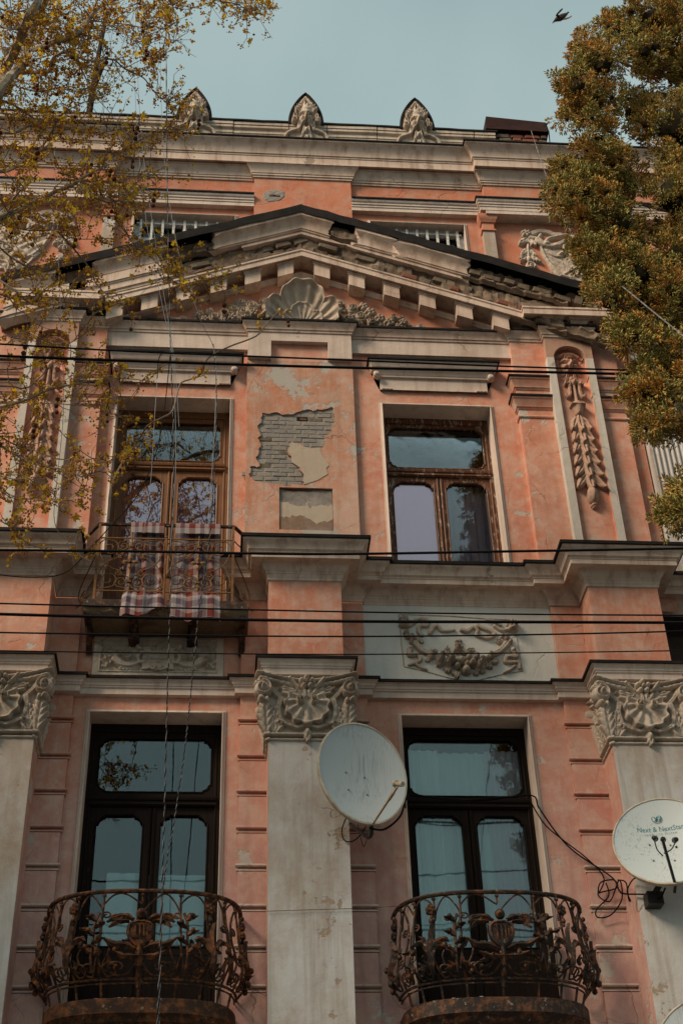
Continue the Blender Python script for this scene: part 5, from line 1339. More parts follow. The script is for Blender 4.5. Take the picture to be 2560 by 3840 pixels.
        leaf([(u, 6.12), (u-s*.04, 6.24), (u-s*.10, 6.28), (u-s*.15, 6.24)], .035, .03, 4); leaf([(u, 6.12), (u+s*.05, 6.25), (u+s*.11, 6.28), (u+s*.15, 6.23)], .035, .03, 4)
        line([(u, 6.42), (u, 6.56)], .016, 'stem', 6, .02); bud(u, 6.47, .028, .03); rosette(u, 6.575, .055)
        # inner flower stems beside the shield
        u = s*.235
        line(c2((u, 5.99), (u, 6.2), (u+s*.01, 6.40), (u-s*.01, 6.52)), .013, 'stem', 6, .015)
        for z, d in ((6.14, 1), (6.22, -1), (6.30, 1), (6.37, -1), (6.44, 1)):
            leaf([(u, z), (u+s*d*.035, z+.04), (u+s*d*.07, z+.045)], .026, .03, 3, 'leaf'); bud(u+s*d*.035, z+.055, .022, .045)
        for t in (-1, 1): line(c2((u, 6.40), (u+t*.03, 6.47))+sc(u+t*.055, 6.50, .035, PI, -t*1.3), .008, 'scroll')
        line(c2((s*.17, 6.05), (s*.14, 6.12), (s*.13, 6.20)), .009, 'stem'); bud(s*.13, 6.225, .032)
        line(c2((s*.32, 6.05), (s*.33, 6.13), (s*.31, 6.20)), .009, 'stem'); bud(s*.31, 6.225, .032)
        # lyre near the shoulder
        u = s*.66
        for t in (-1, 1):
            line(c2((u, 5.97), (u+t*.035, 6.18), (u+t*.015, 6.36), (u+t*.05, 6.55), (u+t*.085, 6.64)), .011, 'scroll')
            line(c2((u, 6.36), (u+t*.04, 6.40))+sc(u+t*.075, 6.44, .042, PI, -t*1.4), .009, 'scroll'); bud(u+t*.085, 6.645, .018)
            line(c2((u, 6.02), (u+t*.03, 6.13))+sc(u+t*.07, 6.15, .05, PI, -t*1.2), .009, 'scroll'); bud(u+t*.09, 6.21, .03)
        b = MB(); b.ball(S_(u, 6.36), .018, 6, 5); b.ball(S_(u, 6.02), .02, 6, 5); part('collar', b)
        # flank: leaf climbing the side, scrolls and flowers
        u = s*.90
        leaf([(u, 5.97), (u+s*.01, 6.12), (u-s*.015, 6.28), (u, 6.42)], .07, .03, 6); leaf([(u, 6.10), (u-s*.06, 6.2), (u-s*.09, 6.30)], .045, .03, 4)
        line(c2((u, 6.36), (u+s*.01, 6.5), (u-s*.02, 6.62)), .012, 'stem', 6, .02); rosette(u, 6.47, .042, .04); rosette(u+s*.01, 6.56, .04, .04); bud(u-s*.01, 6.63, .024, .03)
        line(c2((u, 6.02), (u-s*.03, 6.04))+sc(u-s*.03, 6.06, .06, 0, s*1.3), .01, 'scroll'); bud(u-s*.01, 6.02, .035, .05); bud(u+s*.04, 5.98, .032, .05); bud(u+s*.03, 6.16, .03, .05)
        line(c2((s*.985, 5.93), (s*.985, 6.1), (s*.98, 6.4), (s*.985, 6.70)), .013, 'picket')
    # shield with monogram, leafy crest and festoon
    cN = (S_(0, 6.32, .1)-S_(0, 6.32)).normalized(); b = MB(); V = []
    outl = [(0, -.185), (.05, -.16), (.10, -.10), (.125, -.03), (.12, .04), (.085, .07), (.06, .075), (.03, .085), (0, .08)]
    outl = outl+[(-x, z) for x, z in outl[-2:0:-1]]
    c0 = S_(0, 6.345, .03)
    for f_, d in ((1, 0), (.93, .035), (.78, .045), (.74, .030)):
        for x, z in outl: V.append(c0+Vector((x*f_, -d, z*f_-.02*(1-f_))))
    m = len(outl); F = [(j*m+i, j*m+(i+1) % m, (j+1)*m+(i+1) % m, (j+1)*m+i) for j in range(3) for i in range(m)]+[tuple(3*m+i for i in range(m)), tuple(range(m-1, -1, -1))]
    b.add(V, F); part('shield', b, None, 30)
    b = MB(); y = -.046
    for dx in (-.045, -.005, .03): b.tube([c0+Vector((dx, y, .03)), c0+Vector((dx+.004, y, -.075))], .009, 5)
    b.tube([c0+Vector((-.065, y, .015)), c0+Vector((-.045, y, .035)), c0+Vector((-.02, y, .028)), c0+Vector((0, y, .038)), c0+Vector((.03, y, .028)), c0+Vector((.055, y, .035))], .008, 5)
    b.tube([c0+Vector((.03, y, -.02)), c0+Vector((.06, y, -.0)), c0+Vector((.06, y, -.07))], .007, 5); part('monogram', b)
    b = MB(); b.ball(c0+Vector((0, -.02, .135)), .048, 8, 6); b.ball(c0+Vector((0, -.05, .14)), .03, 8, 6); part('crest', b)
    for s in (-1, 1):
        leaf([(s*.02, 6.43), (s*.06, 6.47), (s*.12, 6.45), (s*.15, 6.40)], .035, .05, 4); leaf([(s*.04, 6.42), (s*.10, 6.42), (s*.135, 6.35)], .03, .05, 3)
        b = MB(); b.tube([S_(q, z, .05) for q, z in sc(s*.11, 6.46, .035, 0, s*1.3)], .012, 5); part('scroll', b)
        leaf([(s*.01, 6.16), (s*.05, 6.20), (s*.11, 6.21), (s*.16, 6.26)], .038, .04, 4); leaf([(0, 6.10), (s*.05, 6.10), (s*.10, 6.13)], .032, .04, 3)
        line(c2((0, 6.08), (s*.03, 5.99), (s*.07, 5.965))+sc(s*.09, 6.025, .055, -PI/2, s*1.35), .011, 'scroll'); bud(s*.09, 6.025, .02)
    for i in range(30):       # smaller foliage filling the belly of the railing
        u = r.uniform(-.92, .92); z = 5.98+abs(r.gauss(0, .17)); a_ = r.uniform(.3, 2.8); L_ = r.uniform(.05, .10)
        if z > 6.45: continue
        leaf([(u, z), (u+L_*.6*math.cos(a_), z+L_*.6*math.sin(a_)), (u+L_*1.1*math.cos(a_+.3), z+L_*math.sin(a_+.3))], r.uniform(.022, .036), r.uniform(.0, .035), 3, 'leaf')
        if i % 3 == 0: bud(u, z, r.uniform(.016, .028), .03)
    line([(0, 5.9), (0, 6.18)], .020, 'stem', 6, .02); leaf([(0, 6.0), (0, 5.93), (0, 5.86)], .035, .03, 2)
    leaf([(0, 6.02), (0, 6.12), (0, 6.2)], .04, .035, 3)
    return bal
lower_balcony(-.70, 'rusty bellied balcony under the lower left window, with leaves and a shield', 'rust')
lower_balcony(2.49, 'blackened bellied balcony under the lower right window, with leaves and a shield', 'iron')

bd = MB(); bd.hexa([(x, -p, z) for z, sl in ((5.80, 0), (6.56, .05)) for p in (.10+sl*0, .13) for x in (2.93+sl, 3.10+sl*.2)])
tag(bd.build('board', M['wooddark']), 'dark board standing upright on the lower right balcony beside the window jamb', 'board')
# ------------------------------------------------------------------ curtains behind the panes
def curtain(x0, x1, z0, z1, p, mat, amp, nf, label, seed=0, gap=0.):
    r = random.Random(seed); n = max(24, nf*10); V = []; F = []
    ph = [r.uniform(0, 6) for _ in range(4)]
    for j in range(9):
        t = j/8
        for i in range(n+1):
            u = i/n; a = amp*(math.sin(u*nf*2*PI+ph[0]+.5*math.sin(t*3))+.4*math.sin(u*nf*4.6*PI+ph[1]))*(.5+.5*t)
            V.append((x0+(x1-x0)*u+gap*t*(1-u), -(p+a), z1+(z0-z1)*t))
    k = n+1; F = [(j*k+i, j*k+i+1, (j+1)*k+i+1, (j+1)*k+i) for j in range(8) for i in range(n)]
    o = link('curtain', np_mesh('curtain', V, F, M[mat])); return tag(o, label, 'curtain')
curtain(-.74, -.06, 5.9, 7.30, -.32, 'curtain', .012, 3, 'white half curtain across the right casement of the lower left window', 1)
curtain(-1.12, -.74, 5.9, 7.32, -.32, 'curtain', .012, 2, 'white half curtain across the left casement of the lower left window', 2)
curtain(1.84, 2.22, 5.9, 8.7, -.345, 'curtain', .02, 4, 'white curtain gathered at the left of the lower right window', 3)
curtain(2.20, 2.75, 5.9, 8.7, -.40, 'curtain', .02, 5, 'thin white curtain in the middle of the lower right window', 4)
curtain(2.72, 3.10, 5.9, 8.7, -.35, 'pinkcurtain', .02, 5, 'pinkish curtain at the right of the lower right window', 5)
curtain(1.86, 2.46, 10.8, 12.25, -.315, 'blind', .010, 3, 'pale lilac blind filling the left casement of the upper right window', 6)
curtain(2.46, 3.12, 10.8, 12.3, -.42, 'lilac', .03, 6, 'shaded lilac curtain in folds in the right casement of the upper right window', 7)
curtain(-1.34, -.08, 10.3, 12.2, -.45, 'lilac', .02, 5, 'lilac curtain behind the upper balcony door', 8)

# ------------------------------------------------------------------ satellite dishes
def dish(c, az, el, R_, asp, mat, label, fn):
    n = Vector((math.sin(az)*math.cos(el), -math.cos(az)*math.cos(el), math.sin(el)))
    s = Vector((0, 0, 1)).cross(n).normalized(); u = n.cross(s)
    c = Vector(c); root = empty('satellite_dish', c); tag(root, label, 'satellite dish', 'satellite dishes on the pilasters')
    def W(a, b, d=0.): return s*a+u*b+n*d
    b = MB(); V = []; F = []; K = 40; L = 10
    for j in range(L+1):
        rr = R_*j/L; d = -.085*(1-(j/L)**2)
        for i in range(K):
            a = 2*PI*i/K; V.append(W(rr*math.cos(a), rr*asp*math.sin(a), d))
    for j in range(L):
        for i in range(K): F.append((j*K+i, j*K+(i+1) % K, (j+1)*K+(i+1) % K, (j+1)*K+i))
    b.add(V, F)
    fr = b.build('reflector', M[mat], root)
    b = MB(); V = []
    lay = ((R_-.004, .006), (R_+.010, .004), (R_+.014, -.012), (R_+.006, -.04), (R_-.03, -.045), (R_*.4, -.12), (.02, -.14))
    for rr, d in lay:
        for i in range(K): a = 2*PI*i/K; V.append(W(rr*math.cos(a), rr*asp*math.sin(a), d))
    b.add(V, [(j*K+i, j*K+(i+1) % K, (j+1)*K+(i+1) % K, (j+1)*K+i) for j in range(len(lay)-1) for i in range(K)])
    b.build('rim', M['dishrim'], root, 30)
    for x, y in ((-.14, .02), (.05, -.0), (-.13, -.17), (.06, -.19)):
        q = MB(); d = -.085*(1-(x*x+(y/asp)**2)/R_**2); q.ball(W(x, y, d+.004), .010, 6, 4); q.build('bolt', M['bolt'], root)
    fn(root, W, c, n, s, u)
    return root
def arm1(root, W, c, n, s, u):
    tip = at(1496, 2940, 1.33)-c; bot = W(.06, -.535, -.02)
    b = MB(); b.tube([bot-W(0, 0, .1), bot, bot.lerp(tip, .93)], .013, 4); b.build('feed_arm', M['lnb'], root)
    b = MB(); m = bot.lerp(tip, .62); b.tube([m, bot.lerp(tip, .8)], .018, 4); b.build('arm_sleeve', M['lnb'], root)
    d = (W(0, -.1, 0)-tip).normalized(); b = MB(); b.lathe(tip, [(.024, -.06), (.026, 0), (.018, .015), (.018, .04), (.034, .05), (.036, .062), (0, .064)], 10, d); b.build('feed_horn', M['lnb'], root)
    b = MB(); w0 = Vector((1.2, -.44, 7.55))-c; k = W(0, -.1, -.12); b.tube([w0, k+Vector((0, .1, -.1)), k], .022, 6); b.box(0, 0, 0, 0, 0, 0) if False else None; b.build('wall_mount', M['black'], root)
    b = MB(); b.tube(interp([bot, bot+Vector((-.02, .1, -.08)), w0+Vector((0, 0, -.05))], 4), .018, 5); b.build('mount_strut', M['black'], root)
def arm2(root, W, c, n, s, u):
    bot = W(.02, -.49, -.03); tip = at(2483, 3150, 1.32)-c
    b = MB(); b.tube([bot+Vector((0, .06, -.05)), bot, tip], .015, 5); b.build('feed_arm', M['black'], root)
    for px, pz in ((2452, 3143), (2484, 3147), (2531, 3149)):
        t = at(px, pz, 1.32)-c; d = (W(0, -.05, 0)-t).normalized()
        b = MB(); b.lathe(t, [(.0, -.035), (.022, -.03), (.024, .02), (.02, .03), (.027, .036), (.027, .05), (0, .052)], 9, d); b.build('feed_horn', M['black'], root)
    b = MB(); b.tube(interp([at(2452, 3150, 1.32)-c, at(2462, 3185, 1.30)-c, at(2484, 3210, 1.28)-c], 4), .006, 5); b.build('horn_cable', M['black'], root)
    b = MB(); b.tube(interp([at(2531, 3156, 1.32)-c, at(2515, 3185, 1.30)-c, at(2487, 3200, 1.28)-c], 4), .006, 5); b.build('horn_cable', M['black'], root)
    w0 = Vector((3.98, -.45, 6.72))-c; b = MB(); b.tube([w0, W(0, -.25, -.10), W(0, -.1, -.12)], .03, 6); b.hexa([(w0.x+dx, w0.y-dp, w0.z+dz) for dz in (-.06, .06) for dp in (0, .14) for dx in (-.05, .10)]); b.build('wall_mount', M['black'], root)
    # printed lettering and round emblem, following the bowl
    def bowl(a, b_): return -.085*(1-(a*a+(b_/1.05)**2)/.471**2)+.0025
    def text(body, size, a, b_, nm, sx=1.0):
        cu = bpy.data.curves.new(nm, 'FONT'); cu.body = body; cu.size = size; cu.align_x = 'CENTER'; cu.resolution_u = 2; cu.space_character = 1.0 if size > .05 else 1.55
        to = bpy.data.objects.new(nm, cu); C.objects.link(to); bpy.context.view_layer.update()
        me = bpy.data.meshes.new_from_object(to.evaluated_get(bpy.context.evaluated_depsgraph_get())); bpy.data.objects.remove(to); bpy.data.curves.remove(cu)
        for v in me.vertices:
            xx, yy = a+v.co.x*sx, b_+v.co.y; v.co = W(xx, yy, bowl(xx, yy))
        me.materials.clear(); me.materials.append(M['teal']); return link(nm, me, root)
    text('Next & NextStar', .078, -.015, .165, 'lettering', .80); text('SATELLITE SYSTEM', .030, -.015, .122, 'lettering', .80)
    b = MB(); ec, er = (-.03, .30), .047
    ring = [W(ec[0]+er*math.cos(t), ec[1]+er*.85*math.sin(t), bowl(*ec)+.003) for t in [2*PI*i/24 for i in range(25)]]
    b.tube(ring, .0035, 4, False)
    for pts in (((-.025, .022), (-.008, 0), (-.018, -.026)), ((.002, .022), (-.008, 0)), ((.0, .02), (-.012, -.024), (.012, -.024)), ((.0, .02), (.022, .02)), ((-.006, -.002), (.014, -.002)), ((.036, .018), (.022, -.03))):
        b.tube([W(ec[0]+x, ec[1]+y, bowl(*ec)+.004) for x, y in pts], .0042, 4)
    b.build('emblem', M['teal'], root)
    b = MB(); x_, y_ = .10, -.03; b.ball(W(x_, y_, bowl(x_, y_)), .012, 6, 4); b.build('bolt', M['black'], root)
def arm3(root, W, c, n, s, u):
    w0 = Vector((4.1, -.45, 5.1))-c; b = MB(); b.tube([w0, W(0, -.1, -.12)], .03, 6); b.build('wall_mount', M['black'], root)
    b = MB(); b.tube([W(0, -.5, -.02), W(.0, -.3, .4)], .015, 5); b.build('feed_arm', M['black'], root)
dish((1.301, -.85, 7.837), .305, .072, .445, 1.2, 'dish', 'streaked grey dish with a long feed arm, fixed to the middle pilaster', arm1)
dish((4.098, -.85, 7.169), -.259, .276, .471, 1.05, 'dish2', 'dish with teal lettering and three feed horns on the right pilaster', arm2)
dish((4.20, -.95, 5.22), -.25, .28, .50, 1.05, 'dish', 'plain dish cut by the lower right corner of the picture', arm3)

# ------------------------------------------------------------------ cables
def cable(name, pts, r, mat, label, n=8, seg=5, cat='cable', group=None, sag=0., twist=0):
    P = interp(pts, n)
    b = MB()
    if twist:
        for k in (0, 1):
            Q = []
            for i, p in enumerate(P):
                a = twist*i/len(P)*2*PI+k*PI; Q.append(p+Vector((math.cos(a), math.sin(a), 0))*r*.8)
            b.cm = k; b.tube(Q, r*.75, seg)
        return tag(b.build(name, [M[mat], M['wire']] if not isinstance(mat, tuple) else [M[mat[0]], M[mat[1]]]), label, cat, group)
    b.tube(P, r, seg); return tag(b.build(name, M[mat]), label, cat, group)
G1 = 'power lines strung across the street front'
for pts, r, lab in ((((-120, 1283), (500, 1318), (1200, 1346), (1900, 1374), (2680, 1398)), .010, 'thinner of the two black lines crossing above the window hoods'),
                    (((-120, 1330), (500, 1354), (1200, 1376), (1900, 1392), (2680, 1411)), .015, 'thicker of the two black lines crossing above the window hoods'),
                    (((-120, 2062), (500, 2068), (1200, 2078), (1900, 2068), (2680, 2055)), .013, 'black wavy line crossing in front of the upper balcony railing'),
                    (((-120, 2260), (500, 2276), (1280, 2294), (2000, 2304), (2680, 2308)), .008, 'thin black line just above the thick one, below the upper balcony slab'),
                    (((-120, 2300), (500, 2316), (1280, 2330), (2000, 2333), (2680, 2336)), .015, 'thick black line below the upper balcony slab'),
                    (((-120, 2370), (500, 2380), (1280, 2387), (2000, 2380), (2680, 2364)), .008, 'thin black line just below the thick one, above the relief panels'),
                    (((-120, 2438), (500, 2448), (1280, 2454), (2000, 2448), (2680, 2438)), .006, 'lowest and thinnest black line, in front of the relief panels')):
    cable('power_line', [at(x, y, 3.2) for x, y in pts], r*.92, 'wire', lab, 10, 5, 'power line', G1)
GH = 'cables hanging down the left of the front'
cable('hanging_cable', [at(x, y, p) for x, y, p in ((622, -60, 1.2), (628, 700, 1.0), (640, 1300, .95), (652, 1700, .9), (640, 2200, .9), (628, 2600, .95), (618, 3000, 1.0), (606, 3400, 1.05), (588, 3900, 1.1))], .0062, 'wirewhite', 'long twisted black and white cable hanging past both balconies', 22, 5, 'cable', GH, twist=120)
cable('hanging_cable', [at(x, y, p) for x, y, p in ((800, 1290, .4), (812, 1500, .9), (790, 1980, .95), (745, 2300, 1.0), (716, 2600, 1.0), (690, 2830, 1.05), (655, 3070, 1.1), (612, 3350, 1.12), (596, 3900, 1.15))], .0058, 'wirewhite', 'shorter twisted white cable joining the long one in front of the left window', 20, 5, 'cable', GH, twist=90)
cable('hanging_cable', [at(x, y, p) for x, y, p in ((497, -60, 1.6), (510, 400, 1.4), (545, 800, 1.2), (610, 1150, 1.0), (645, 1320, .95), (660, 1700, .9), (640, 2050, .9))], .004, 'wiresteel', 'thin grey cable hanging from the top, second from the left', 10, 4, 'cable', GH)
cable('hanging_cable', [at(x, y, p) for x, y, p in ((504, -60, 1.6), (530, 500, 1.3), (590, 950, 1.1), (650, 1320, .95), (672, 1600, .92))], .004, 'wiresteel', 'thin grey cable close beside the second one, ending at the upper window', 10, 4, 'cable', GH)
cable('hanging_cable', [at(x, y, p) for x, y, p in ((598, -60, 1.3), (610, 500, 1.1), (660, 900, 1.0), (745, 1180, .8), (806, 1330, .5), (805, 1600, .9), (780, 1980, .9))], .004, 'wiresteel', 'thin grey cable slanting right across the tympanum to the hood', 10, 4, 'cable', GH)
cable('hanging_cable', [at(x, y, p) for x, y, p in ((590, 1420, .3), (598, 1340, .3), (625, 1318, .4), (650, 1335, .7))], .006, 'wire', 'short black cable looping off the left window hood', 6, 5, 'cable', GH)
cable('hanging_cable', [at(x, y, p) for x, y, p in ((590, 1420, .3), (578, 1600, .5), (566, 1800, .55), (540, 2000, .6))], .004, 'wiresteel', 'thin grey cable dropping from the left hood in front of the balcony door', 8, 4, 'cable', GH)
cable('hanging_cable', [at(x, y, p) for x, y, p in ((640, 1320, .5), (600, 1640, .4), (520, 1850, .4), (400, 1990, .5), (320, 2080, .6), (240, 2150, .8), (130, 2165, .8), (0, 2155, .8), (-80, 2130, .8))], .006, 'wire', 'black cable sagging over the left ledge and under its cornice', 8, 5, 'cable', GH)
cable('hanging_cable', [at(x, y, p) for x, y, p in ((205, 560, 2.6), (225, 1100, 2.5), (240, 1500, 2.4), (215, 1800, 2.3), (205, 1950, 2.2), (245, 2020, 1.6), (330, 2040, .9))], .004, 'wiresteel', 'thin grey cable hanging down among the plane branches at far left', 8, 4, 'cable', GH)
cable('hanging_cable', [at(x, y, p) for x, y, p in ((1990, 490, .1), (2040, 640, .8), (2110, 820, 1.6), (2240, 990, 2.8), (2400, 1130, 4.0), (2580, 1275, 5.2))], .006, 'wirewhite', 'pale cable slanting from the chimney down across the cypress', 8, 5, 'cable')
GC = 'cable runs about the satellite dishes'
cable('dish_cable', [at(x, y, p) for x, y, p in ((1385, 3105, .85), (1440, 3110, .8), (1500, 3060, .5), (1525, 2990, .1), (1560, 2985, .03), (1680, 2995, .0), (1800, 3002, .0), (1900, 2990, .02), (1990, 2980, .05))], .011, 'wire', 'thick black cable from the middle dish along the window transom', 8, 5, 'cable', GC)
cable('dish_cable', [at(x, y, p) for x, y, p in ((1520, 3030, .1), (1535, 2980, .05), (1700, 3001, .02), (1880, 2990, .03), (1995, 2984, .05), (2020, 3030, .06), (2090, 3130, .1), (2160, 3200, .1), (2290, 3288, .15), (2320, 3340, .45), (2340, 3352, .46), (2420, 3355, .5), (2470, 3370, .6), (2492, 3330, .8))], .008, 'wire', 'black cable falling from the transom to the lettered dish', 8, 5, 'cable', GC)
cable('dish_cable', [at(x, y, p) for x, y, p in ((1990, 3010, .06), (2040, 3090, .08), (2110, 3150, .08), (2200, 3220, .12), (2262, 3290, .12), (2242, 3350, .12), (2250, 3310, .13), (2300, 3300, .14), (2310, 3330, .14), (2240, 3352, .12), (2285, 3380, .12), (2320, 3300, .2), (2330, 3370, .2), (2290, 3430, .12), (2240, 3440, .12), (2235, 3410, .12), (2280, 3360, .12), (2270, 3310, .12))], .007, 'wire', 'tangled black cable coiled on the wall left of the lettered dish', 8, 5, 'cable', GC)
cable('dish_cable', [at(x, y, p) for x, y, p in ((2315, 3300, .2), (2345, 3310, .46), (2355, 3370, .46), (2362, 3377, .46), (2350, 3340, .46), (2375, 3295, .5), (2420, 3292, .6))], .007, 'wire', 'short black cable looped under the lettered dish', 8, 5, 'cable', GC)
cable('dish_cable', [at(x, y, p) for x, y, p in ((1300, 3060, .6), (1282, 3110, .5), (1290, 3150, .47), (1320, 3155, .47), (1352, 3130, .5), (1375, 3090, .7))], .006, 'wire', 'black cable hanging in a loop under the middle dish', 8, 5, 'cable', GC)
cable('dish_cable', [at(x, y, p) for x, y, p in ((1262, 3030, .75), (1240, 3045, .6), (1245, 3065, .5), (1275, 3055, .6), (1262, 3035, .7))], .004, 'lnb', 'small yellowish cable loop behind the left of the middle dish', 8, 5, 'cable', GC)
cable('dish_cable', [at(x, y, p) for x, y, p in ((1340, 3090, .6), (1352, 3140, .3), (1363, 3175, .15), (1376, 3140, .3), (1380, 3100, .5))], .004, 'rust', 'reddish wire hanging in a point under the middle dish', 8, 5, 'cable', GC)
cable('wall_wire', [at(x, y, .47) for x, y in ((1000, 3417), (1150, 3412), (1290, 3408), (1420, 3402), (1525, 3396))], .003, 'rust', 'thin reddish wire crossing the middle pilaster near the balconies', 6, 4, 'cable')

# ------------------------------------------------------------------ antenna mast on the roof, and the bird
def mast():
    root = empty('antenna_mast', at(345, 420, -1.5)); tag(root, 'dark leaning antenna mast with stay wires on the roof at the left', 'mast')
    o = root.location; b = MB(); b.tube([at(330, 460, -1.5)-o, at(362, 250, -1.5)-o, at(402, 45, -1.5)-o], [.06, .045, .035], 6); b.build('pole', M['wooddark'], root)
    b = MB(); b.tube([at(352, 330, -1.5)-o, at(390, 235, -1.5)-o], [.05, .04], 6); b.build('brace', M['wooddark'], root)
    for pts in (((400, 60), (330, 470)), ((398, 50), (420, 200), (380, 440)), ((520, 0), (400, 340)), ((600, 30), (480, 240), (390, 370)), ((440, 0), (410, 200), (370, 300))):
        b = MB(); b.tube([at(x, y, -1.5)-o for x, y in pts], .006, 4); b.build('stay_wire', M['wiresteel'], root)
mast()
def bird():
    c = at(2108, 62, -2.0); root = empty('bird', c); tag(root, 'small dark bird in flight in the sky beside the cypress', 'bird')
    dn = simple('brown_plumage', (.09, .06, .045), .9, 0, .1, c2=(.05, .04, .035), nscale=30); dk = simple('dark_plumage', (.02, .02, .022), .9, 0, .1)
    P = lambda x, y, d=0.: at(2040+x*140/896, 20+y*100/640, -2.0+d)-c
    b = MB(); b.tube([P(185, 432), P(240, 375), P(300, 335), P(360, 310), P(430, 270), P(500, 225), P(540, 200)], [.003, .02, .045, .06, .055, .035, .02], 8); b.build('body', dn, root)
    b = MB()
    def feather_plate(pts, th=.012):
        n = len(pts); V = [p+Vector((0, -th/2, 0)) for p in pts]+[p+Vector((0, th/2, 0)) for p in pts]
        b.add(V, [tuple(range(n)), tuple(range(2*n-1, n-1, -1))]+[(i, n+i, n+(i+1) % n, (i+1) % n) for i in range(n)])
    feather_plate([P(470, 235), P(520, 190), P(560, 155), P(595, 165), P(570, 190), P(520, 235), P(490, 255)]); b.build('tail', dk, root)
    b = MB(); feather_plate([P(340, 290), P(268, 248, .1), P(290, 205, .2), P(360, 125, .3), P(425, 72, .4), P(440, 92, .4), P(380, 160, .3), P(322, 215, .2), P(345, 245, .1), P(378, 262)]); b.build('wing', dn, root)
    b = MB(); feather_plate([P(420, 350), P(455, 318), P(530, 300, .1), P(590, 288, .2), P(650, 248, .3), P(655, 262, .3), P(600, 305, .2), P(520, 338, .1)]); b.build('wing', dn, root)
bird()
# ------------------------------------------------------------------ plane tree at the left, just coming into leaf
s = NT('plane_bark'); c = s.mix(s.ramp(s.noise(5, 6, .6), [(.42, 0.), (.56, 1.)]), (.30, .25, .18), (.15, .115, .08))
c = s.mix(s.ramp(s.noise(2.2, 4, .6, s.pos(off=(3, 3, 3))), [(.54, 0.), (.62, 1.)]), c, (.40, .36, .29)); s.col(c); s.bump(s.noise(40, 4), .5, .01); M['bark'] = s.set(.9, 0, .2)
M['twig'] = simple('dark_twig_bark', (.17, .125, .09), .9, 0, .2, c2=(.26, .20, .145))
M['deadwood'] = simple('pale_dead_wood', (.21, .17, .13), .9, 0, .2, c2=(.13, .10, .08), nscale=12)
def leafmat(name, stops, tl=.35):
    s = NT(name); r = s.geo.outputs['Random Per Island']; c = s.ramp(r, stops); s.col(c); s.b.inputs['Roughness'].default_value = .7; s.b.inputs['Specular IOR Level'].default_value = .25
    t = s.n('ShaderNodeBsdfTranslucent'); s.l(c, t.inputs['Color']); m = s.n('ShaderNodeMixShader'); m.inputs[0].default_value = tl
    s.l(s.b.outputs[0], m.inputs[1]); s.l(t.outputs[0], m.inputs[2]); s.l(m.outputs[0], s.out.inputs[0]); return s.m
M['leaf'] = leafmat('young_plane_leaf', [(0, (.72, .48, .035)), (.35, (.78, .50, .04)), (.6, (.58, .46, .05)), (.8, (.76, .40, .035)), (1, (.36, .35, .05))], .55)
M['catkin'] = leafmat('plane_catkin', [(0, (.46, .18, .025)), (.4, (.56, .27, .035)), (.7, (.30, .10, .02)), (1, (.62, .40, .05))], .3)
M['seed'] = simple('brown_seed_ball', (.085, .028, .018), .95, 0, .1, c2=(.13, .05, .028), nscale=60, bump=.9, bscale=160)

